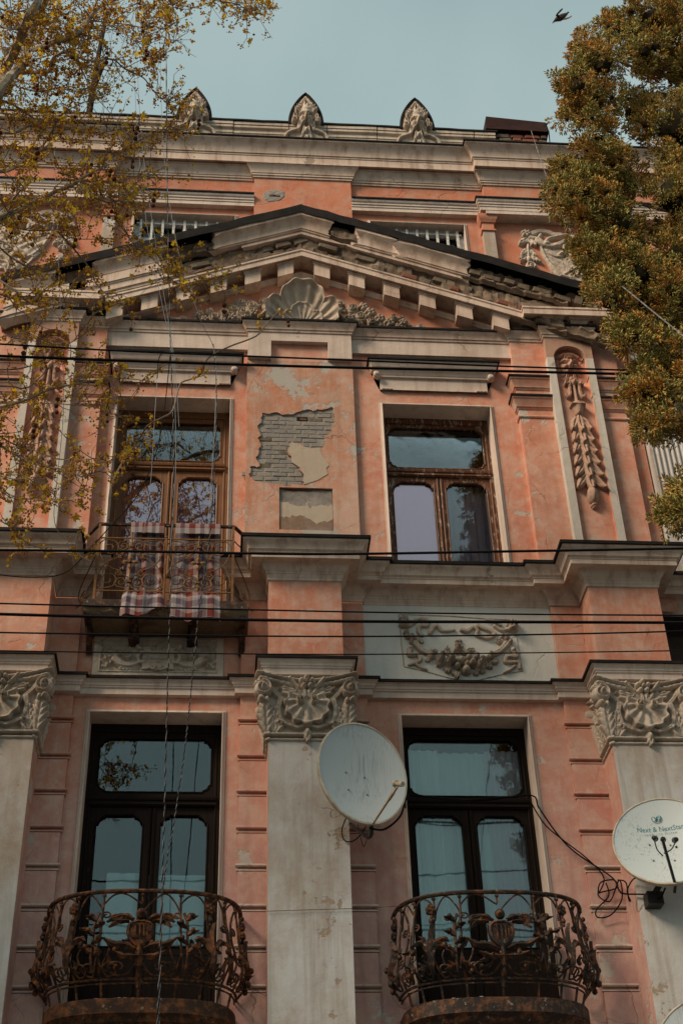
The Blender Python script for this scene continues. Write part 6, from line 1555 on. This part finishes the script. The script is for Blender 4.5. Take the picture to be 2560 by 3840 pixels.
tree = empty('plane_tree', (-6.2, -4.6, .13)); tag(tree, 'plane tree with yellow-green young leaves and hanging seed balls at the left', 'tree')
TO = tree.location
rt = random.Random(12)
BR_ = []      # (pixel polyline with distance p, start radius, end radius, material, leafiness)
def zz(ox, oy, k): return lambda *a: [(ox+x*k, oy+y*k) for x, y in a]
A_, B2, C_ = zz(0, 0, .78125), zz(0, 600, .78125), zz(0, 1200, .7444)
BRANCHES = [
 (A_((-60, 560), (10, 420), (25, 350), (60, 270), (100, 180), (140, 80), (190, -10), (240, -90)), 4.2, .085, .05, 'bark', 1.0),
 (A_((-60, 520), (30, 400), (60, 360), (110, 310), (135, 230), (180, 90), (225, -10), (260, -120)), 4.0, .075, .045, 'bark', 1.0),
 (A_((20, 250), (105, 230), (180, 232), (260, 200), (340, 180), (400, 130), (440, 70), (490, 25), (560, -5), (640, -60)), 3.9, .055, .022, 'bark', 1.0),
 (A_((55, 358), (150, 347), (235, 345), (250, 290), (290, 255), (355, 245)), 3.8, .036, .02, 'bark', 1.0),
 (A_((355, 245), (380, 310), (410, 370), (440, 430), (450, 470)), 3.8, .018, .006, 'bark', 1.2),
 (A_((345, 262), (400, 285), (450, 292), (540, 285), (600, 330), (690, 375), (740, 440), (800, 490), (850, 510)), 3.7, .018, .005, 'twig', .9),
 (A_((420, 100), (500, 105), (560, 110), (680, 130), (750, 130), (790, 180), (832, 210)), 3.9, .014, .004, 'twig', .8),
 (A_((340, 180), (390, 150), (440, 130), (540, 125), (620, 180), (690, 220), (720, 280), (750, 325)), 3.8, .016, .004, 'twig', 1.1),
 (A_((205, 75), (280, 60), (330, 30), (370, -10)), 4.0, .022, .012, 'bark', 1.0),
 (A_((440, 70), (460, 20), (480, -20)), 3.9, .02, .012, 'bark', .6),
 (A_((660, -20), (690, 40), (700, 90), (715, 120)), 4.2, .009, .003, 'twig', .9),
 (A_((760, -30), (790, 20), (800, 80), (792, 190)), 4.2, .008, .003, 'twig', .7),
 ([(700, -60), (760, -15), (830, 5), (890, 16), (930, 40), (958, 30), (988, 8)], 4.2, .013, .003, 'twig', 1.3),
 ([(600, -50), (640, 5), (650, 40)], 4.2, .01, .004, 'twig', 1.0),
 (B2((-60, 300), (0, 280), (100, 230), (190, 190), (260, 155), (350, 120), (400, 85), (470, 45), (520, 20)), 3.4, .042, .015, 'bark', .9),
 (B2((-60, 330), (0, 300), (40, 250), (70, 180), (120, 130), (180, 70)), 3.6, .03, .01, 'twig', 1.1),
 (B2((-60, 60), (40, 50), (90, 25), (160, -10), (230, -70)), 3.8, .03, .014, 'bark', 1.2),
 (B2((0, 180), (60, 280), (100, 330), (200, 338), (280, 330), (320, 290)), 3.5, .014, .004, 'twig', 1.3),
 (B2((280, 60), (350, 80), (420, 120), (500, 110), (600, 130), (700, 145)), 3.4, .016, .004, 'twig', 1.1),
 (B2((380, 150), (500, 180), (560, 200), (620, 150), (700, 70), (790, 40)), 3.4, .016, .005, 'twig', 1.1),
 (B2((280, 345), (350, 420), (430, 520), (460, 590), (520, 650), (600, 690)), 3.0, .016, .005, 'twig', .6),
 (B2((390, 120), (430, 170), (540, 220), (570, 300), (620, 370), (640, 410)), 3.3, .018, .006, 'twig', 1.0),
 (B2((270, 345), (350, 375), (440, 380), (525, 375)), 3.1, .010, .004, 'twig', .5),
 (B2((640, 400), (700, 440), (760, 500), (830, 550), (896, 590)), 3.0, .009, .003, 'twig', 1.0),
 ([(590, 950), (643, 1048), (714, 1068), (796, 1058), (870, 1040)], 2.9, .008, .003, 'twig', 1.2),
 (A_((-40, 620), (60, 640), (160, 600), (250, 640), (330, 620), (420, 640), (520, 630), (640, 610)), 3.6, .022, .006, 'twig', 1.2),
 (A_((100, 760), (180, 730), (240, 650), (290, 560), (380, 500), (450, 480)), 3.6, .018, .005, 'twig', 1.1),
 (A_((480, 780), (560, 740), (640, 690), (720, 650), (790, 620), (860, 605)), 3.3, .018, .004, 'twig', .9),
 (A_((-30, 470), (60, 500), (150, 560), (230, 590), (320, 560)), 3.8, .018, .006, 'twig', 1.3),
 (A_((0, 130), (80, 140), (160, 110), (230, 120), (300, 150)), 4.2, .014, .005, 'twig', 1.3),
 (A_((-20, 30), (60, 60), (150, 40), (230, 30)), 4.3, .014, .005, 'twig', 1.4),
 (A_((100, 420), (190, 440), (280, 420), (350, 440), (420, 420)), 3.7, .012, .004, 'twig', 1.3),
 (B2((0, 420), (60, 470), (140, 520), (190, 560), (200, 620)), 3.2, .014, .004, 'twig', 1.0),
 (B2((-30, 560), (50, 610), (100, 650), (150, 690), (220, 690), (290, 690), (350, 600), (400, 540)), 3.0, .016, .004, 'twig', .8),
 (B2((-20, 640), (40, 660), (80, 720), (60, 790)), 3.0, .013, .004, 'twig', .9),
 (C_((-60, 450), (0, 440), (140, 400), (250, 350), (400, 320), (560, 295), (690, 300), (760, 310)), 2.6, .022, .004, 'twig', .8),
 (C_((-60, 330), (60, 335), (150, 335), (300, 200), (420, 200), (520, 190)), 2.7, .014, .004, 'twig', .8),
 (C_((-30, 250), (100, 245), (200, 210), (330, 130), (440, 60), (480, 10)), 2.8, .013, .004, 'twig', .7),
 (C_((-40, 600), (0, 630), (100, 690), (200, 730), (350, 760), (420, 790), (530, 740), (600, 680), (640, 640)), 2.5, .015, .004, 'twig', .8),
 (C_((-40, 560), (60, 620), (180, 660), (300, 700), (420, 705), (520, 690)), 2.5, .012, .004, 'twig', .9),
 (C_((-30, 850), (0, 860), (100, 895), (230, 910), (330, 900), (400, 860)), 2.4, .010, .003, 'twig', .9),
 (C_((-40, 770), (60, 800), (140, 800), (210, 810)), 2.5, .010, .004, 'twig', .9),
 (C_((-30, 1000), (20, 1020), (80, 1060), (95, 1090), (150, 1130), (250, 1160), (310, 1160), (400, 1190), (460, 1215)), 2.2, .009, .003, 'twig', .5),
 (C_((-40, 480), (90, 420), (220, 420), (340, 425), (480, 440), (560, 470), (600, 480), (670, 480)), 2.5, .011, .003, 'twig', .8),
 (C_((40, 120), (120, 60), (180, 90), (190, 130)), 3.0, .010, .003, 'twig', .7),
 ([(408, 1950), (412, 1850), (425, 1800), (457, 1740), (500, 1680), (530, 1634), (555, 1597), (600, 1570), (645, 1544), (662, 1490), (678, 1438), (720, 1420), (751, 1405), (784, 1340), (860, 1300), (960, 1260), (1000, 1215), (1053, 1161)], 1.5, .014, .012, 'deadwood', .12),
 # limbs overhead, above the picture, that show only in the panes
 ([(-300, -200), (0, -350), (300, -420), (700, -460), (1000, -430), (1200, -400)], 5.0, .09, .03, 'bark', .8),
 ([(-200, -100), (100, -160), (420, -220), (700, -210), (950, -260)], 4.6, .06, .015, 'bark', .9),
 ([(0, -500), (300, -640), (700, -700), (1050, -690)], 5.5, .07, .02, 'bark', .8),
 ([(300, -420), (420, -560), (620, -600), (820, -560)], 5.2, .03, .01, 'twig', .9),
]
twV = MB(); leafpos = []; ballpos = []
def wob(v, a): return Vector((v.x+rt.uniform(-a, a), v.y+rt.uniform(-a, a), v.z+rt.uniform(-a, a)))
trunk = MB(); tp = [Vector((-6.2, -4.6, .1)), Vector((-6.1, -4.6, 3)), Vector((-5.9, -4.5, 7)), Vector((-5.6, -4.4, 11)), Vector((-5.2, -4.3, 14.5)), Vector((-4.8, -4.4, 17.5)), Vector((-4.4, -4.6, 20.5))]
tpI = interp(tp, 6); trunk.tube([p-TO for p in tpI], list(np.linspace(.34, .07, len(tpI))), 12); trunk.build('trunk', M['bark'], tree)
def cluster(p, d, sc=1.0):
    leafpos.append((p, d, sc))
for pix, p, r0, r1, mat, lf in BRANCHES:
    ph = rt.uniform(0, 6)
    pts = [at(x, y, p+.35*math.sin(i*.9+ph)) for i, (x, y) in enumerate(pix)]
    I = interp(pts, 5)
    r0 *= .72; r1 *= .72; b = MB(); b.tube([wob(q, r0*.12)-TO for q in I], [r0+(r1-r0)*i/(len(I)-1) for i in range(len(I))], 7 if r0 > .03 else 5); b.build('branch', M[mat], tree)
    if pix[0][0] < 8 and r0 > .008:      # carry the branch back to the trunk
        q = min(tpI, key=lambda a: (a-pts[0]).length+abs(a.z+1.2-pts[0].z)); b = MB()
        b.tube([v-TO for v in interp([q, q.lerp(pts[0], .5)+Vector((0, 0, -.15)), pts[0]], 5)], [r0*1.5+(r0-r0*1.5)*i/10 for i in range(11)], 6); b.build('branch', M['bark'], tree)
    # twigs along it
    L = sum((I[i+1]-I[i]).length for i in range(len(I)-1)); n = int(L*lf*17)
    for k in range(n):
        f = rt.random(); i = min(int(f*(len(I)-1)), len(I)-2); q = I[i].lerp(I[i+1], f*(len(I)-1)-i)
        d = Vector((rt.gauss(.25, .8), rt.gauss(0, .8), rt.gauss(.05, .7))).normalized(); ln = rt.uniform(.10, .50)*(1.0 if lf > .6 else .6)
        t1 = [q]; dd = d
        for _ in range(4):
            dd = (dd+Vector((rt.gauss(0, .28), rt.gauss(0, .28), rt.gauss(.02, .25)))).normalized(); t1.append(t1[-1]+dd*ln/4)
        twV.tube([v-TO for v in t1], [.0055, .0045, .0038, .003, .002], 3, False)
        for v in t1[1:]:
            if rt.random() < .68:
                e = (dd+Vector((rt.gauss(0, .7), rt.gauss(0, .7), rt.gauss(.1, .7)))).normalized(); w = v+e*rt.uniform(.01, .07)
                twV.tube([v-TO, w-TO], [.003, .002], 3, False); cluster(w, e, rt.uniform(.7, 1.25))
        if rt.random() < .03: ballpos.append(t1[-1])
        elif rt.random() < .03: ballpos.append(t1[2])
tag(twV.build('twig', M['twig'], tree, None), kind='stuff')
# leaves
def leaf_shape(seed):
    r = random.Random(seed); out_ = []
    for a, rad in ((-90, .25), (-50, .55), (-28, .95), (-5, .55), (18, .85), (45, 1.05), (68, .6), (90, 1.2), (112, .6), (135, 1.05), (162, .85), (185, .55), (208, .95), (230, .55)):
        rr = rad*r.uniform(.8, 1.15); a = math.radians(a+r.uniform(-6, 6)); out_.append((rr*math.cos(a)*.5, rr*math.sin(a)*.5+.25))
    V = [(0, .2, 0)]+[(x, y, .12*abs(x)+.10*(y-.2)**2*r.uniform(-1, 2)) for x, y in out_]
    return np.array(V), [(0, 1+i, 1+(i+1) % 14) for i in range(14)]
LS = [leaf_shape(i) for i in range(6)]
leaf_me = []
for V, F in LS: leaf_me.append(np_mesh('leaf', V, np.array(F), M['leaf'], False))
def frame(e):
    z = e.normalized(); a = z.orthogonal().normalized(); a.rotate(Matrix.Rotation(rt.uniform(0, 2*PI), 3, z)); return Matrix((a, z.cross(a), z)).transposed()
fv, ff, cv, cf = [], [], [], []; nl = nc = 0; indiv = 0
tet = np.array([(1, 0, 0), (-1, 0, 0), (0, 1, 0), (0, -1, 0), (0, 0, 1), (0, 0, -1)], float); tf = np.array([(0, 2, 4), (2, 1, 4), (1, 3, 4), (3, 0, 4), (2, 0, 5), (1, 2, 5), (3, 1, 5), (0, 3, 5)])
rt.shuffle(leafpos)
for p, d, sc in leafpos:
    for _ in range(rt.choice((1, 1, 2, 2))):
        e = (d+Vector((rt.gauss(0, .9), rt.gauss(0, .9), rt.gauss(-.2, .9)))).normalized(); R_ = frame(e); size = rt.uniform(.026, .058)*sc
        if rt.random() < .10: size *= 1.7
        Y = R_ @ Matrix(((1, 0, 0), (0, 0, 1), (0, 1, 0))); k = rt.randrange(6)
        if indiv < 300 and size > .052:
            o = link('leaf', leaf_me[k], tree); o.matrix_local = Matrix.Translation(p-TO) @ (Y*size).to_4x4(); indiv += 1; continue
        V = LS[k][0]*size @ np.array(Y).T+np.array(p-TO); fv.append(V); ff.append(np.array(LS[k][1])+nl); nl += len(V)
    for _ in range(rt.choice((3, 4, 5, 6, 8))):
        o_ = np.array(p-TO)+np.array([rt.gauss(0, .022)*sc, rt.gauss(0, .022)*sc, rt.gauss(-.014, .022)*sc]); s_ = rt.uniform(.006, .014)
        cv.append(tet*s_*np.array([rt.uniform(.7, 1.3), rt.uniform(.7, 1.3), rt.uniform(.8, 1.8)])+o_); cf.append(tf+nc); nc += 6
tag(link('foliage', np_mesh('foliage', np.vstack(fv), np.vstack(ff), M['leaf'], False), tree), kind='stuff')
tag(link('catkins', np_mesh('catkins', np.vstack(cv), np.vstack(cf), M['catkin'], False), tree), kind='stuff')
b = MB(); b.ball((0, 0, 0), .022, 9, 7); b.tube([(0, 0, .03), (.006, 0, .10), (0, 0, .15)], .0022, 3, False); ball_me = b.mesh('seed_ball', M['seed'])
rt.shuffle(ballpos)
for p in ballpos[:130]:
    h_ = 0
    for k in range(rt.choice((1, 1, 2, 3))):
        o = link('seed_ball', ball_me, tree); o.location = p-TO-Vector((rt.uniform(-.012, .012), 0, .15+h_)); s_ = rt.uniform(.75, 1.15); o.scale = (s_, s_, s_); h_ += rt.uniform(.065, .09)

# ------------------------------------------------------------------ cypress at the right
def cypmat():
    s = NT('cypress_spray'); r = s.geo.outputs['Random Per Island']
    green = s.ramp(r, [(0, (.06, .07, .024)), (.35, (.20, .19, .05)), (.7, (.52, .42, .12)), (1, (.16, .165, .05))])
    org = s.ramp(r, [(0, (.44, .18, .03)), (.5, (.58, .29, .06)), (1, (.30, .16, .045))])
    n = s.ramp(s.math('ADD', s.noise(3.2, 5, .65), s.math('MULTIPLY', r, .22)), [(.59, 0.), (.70, 1.)])
    c = s.mix(n, green, org); s.col(c); s.b.inputs['Roughness'].default_value = .75
    s.b.inputs['Specular IOR Level'].default_value = .2; return s.m
M['cypress'] = cypmat()
cyp = empty('cypress_tree', (6.0, -2.8, .13)); tag(cyp, 'tall cypress with yellow-green and rust-brown sprays at the right edge', 'tree'); CO = cyp.location
LOBES = [(1500, 50, 70), (1562, 150, 98), (1425, 60, 34), (1478, 118, 34), (1345, 112, 36), (1385, 150, 50), (1325, 200, 40), (1368, 235, 46), (1452, 262, 44), (1548, 290, 92), (1330, 270, 34), (1372, 325, 42),
         (1298, 412, 36), (1335, 440, 45), (1378, 405, 46), (1440, 400, 42), (1545, 450, 90), (1310, 470, 30), (1375, 500, 45), (1425, 520, 46), (1395, 590, 42), (1465, 630, 58), (1552, 610, 92),
         (1380, 640, 34), (1400, 690, 45), (1480, 720, 55), (1550, 740, 95), (1450, 775, 34), (1500, 815, 45), (1550, 830, 50), (1485, 900, 36), (1535, 920, 38), (1500, 975, 24), (1562, 985, 30), (1568, 1145, 22), (1552, 1185, 22), (1350, 575, 24), (1355, 420, 30),
         (1620, 60, 120), (1640, 250, 130), (1650, 450, 130), (1650, 650, 130), (1640, 800, 80), (1600, -60, 110), (1530, -60, 60)]
K_ = 1.6326531; rc = np.random.default_rng(5); cen = []; nrm = []; lobes3 = []
rs = random.Random(77)
for (x, y, r) in list(LOBES):      # side sprigs that break the outline
    for k in range(4):
        a = rs.uniform(0, 2*PI); q = r*rs.uniform(.22, .38)
        LOBES.append((x+r*.84*math.cos(a), y+r*.84*math.sin(a), max(q, 11)))
for (x, y, r) in LOBES:
    p = 3.1+rc.uniform(-.35, .35); c = at(x*K_, y*K_, p); c2_ = at((x+r)*K_, y*K_, p); R_ = (c2_-c).length*.66; lobes3.append((c, R_))
    n = int(4*PI*R_*R_/.0165)+12
    v = rc.normal(size=(n, 3)); v /= np.linalg.norm(v, axis=1)[:, None]; v[:, 2] *= 1.25
    rad = R_*(1-np.abs(rc.normal(0, .20, n)))*(1+.22*np.sin(v[:, 0]*7+x)*np.sin(v[:, 2]*8+y)+.14*np.sin(v[:, 1]*13))
    cen.append(np.array(c)+v*rad[:, None]); nrm.append(v)
cen = np.vstack(cen); nrm = np.vstack(nrm)
keep = cen[:, 1] < -.7; cen, nrm = cen[keep], nrm[keep]
print('tufts', len(cen))
# each tuft is a plume pointing outwards and up, built of small scale-leaf sprays along its axis
TW = 52
N = len(cen)*TW
pd = nrm*.75+np.array([0, 0, .55])+rc.normal(0, .28, nrm.shape); pd /= np.linalg.norm(pd, axis=1)[:, None]
pl = rc.uniform(.09, .22, len(cen))
rep = np.repeat(pd, TW, 0); tt = rc.uniform(0, 1, N)**.8; pr = rc.normal(size=(N, 3)); pr -= rep*(pr*rep).sum(1)[:, None]; pr /= np.linalg.norm(pr, axis=1)[:, None]
spread = (.010+.058*(1-tt)**.8)*rc.uniform(.5, 1, N)
base = np.repeat(cen, TW, 0)+rep*(tt*np.repeat(pl, TW))[:, None]+pr*spread[:, None]
out_d = rep*.9+pr*.75+rc.normal(0, .22, (N, 3)); out_d /= np.linalg.norm(out_d, axis=1)[:, None]
ln = rc.uniform(.024, .058, N); wd = rc.uniform(.005, .0095, N)
a = np.cross(out_d, rc.normal(size=(N, 3))); a /= np.linalg.norm(a, axis=1)[:, None]; b2 = np.cross(out_d, a)
mid = base+out_d*(ln*.55)[:, None]; tip = base+out_d*ln[:, None]
V = np.empty((N, 5, 3)); V[:, 0] = base; V[:, 4] = tip
for k in range(3):
    an = 2*PI*k/3; V[:, 1+k] = mid+(a*math.cos(an)+b2*math.sin(an))*wd[:, None]
q = np.array([(0, 2, 1), (0, 3, 2), (0, 1, 3), (4, 1, 2), (4, 2, 3), (4, 3, 1)])
F = (np.arange(N)[:, None, None]*5+q[None]).reshape(-1, 3)
tag(link('crown', np_mesh('crown', V.reshape(-1, 3)-np.array(CO), F, M['cypress'], False), cyp), kind='stuff')
ic = MB()  # near-black lumps added inside the crown to darken its gaps like shade
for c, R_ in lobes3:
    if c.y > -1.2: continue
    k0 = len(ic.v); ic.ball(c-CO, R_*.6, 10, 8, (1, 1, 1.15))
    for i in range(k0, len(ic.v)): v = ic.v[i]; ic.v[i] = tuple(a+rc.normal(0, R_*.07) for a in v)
tag(ic.build('crown_shade_core', simple('crown_shade_dark', (.020, .019, .010), .95, 0, .05, c2=(.030, .022, .012), nscale=30, bump=1., bscale=50), cyp), kind='stuff')
b = MB(); tr = [Vector((6.0, -2.8, .1)), Vector((6.0, -2.8, 5)), Vector((6.05, -2.9, 10)), Vector((6.0, -2.8, 15)), Vector((6.1, -2.8, 20))]
b.tube([v-CO for v in interp(tr, 6)], list(np.linspace(.30, .05, 25)), 10); b.build('trunk', M['bark'], cyp)
for c, R_ in lobes3[:45:4]:
    q = min(interp(tr, 6), key=lambda v: (v-c).length+abs(v.z+1-c.z)); b = MB(); b.tube([v-CO for v in interp([q, q.lerp(c, .6)+Vector((0, 0, -.1)), c], 4)], [.03, .028, .026, .024, .02, .017, .014, .01, .008], 5); b.build('limb', M['twig'], cyp)
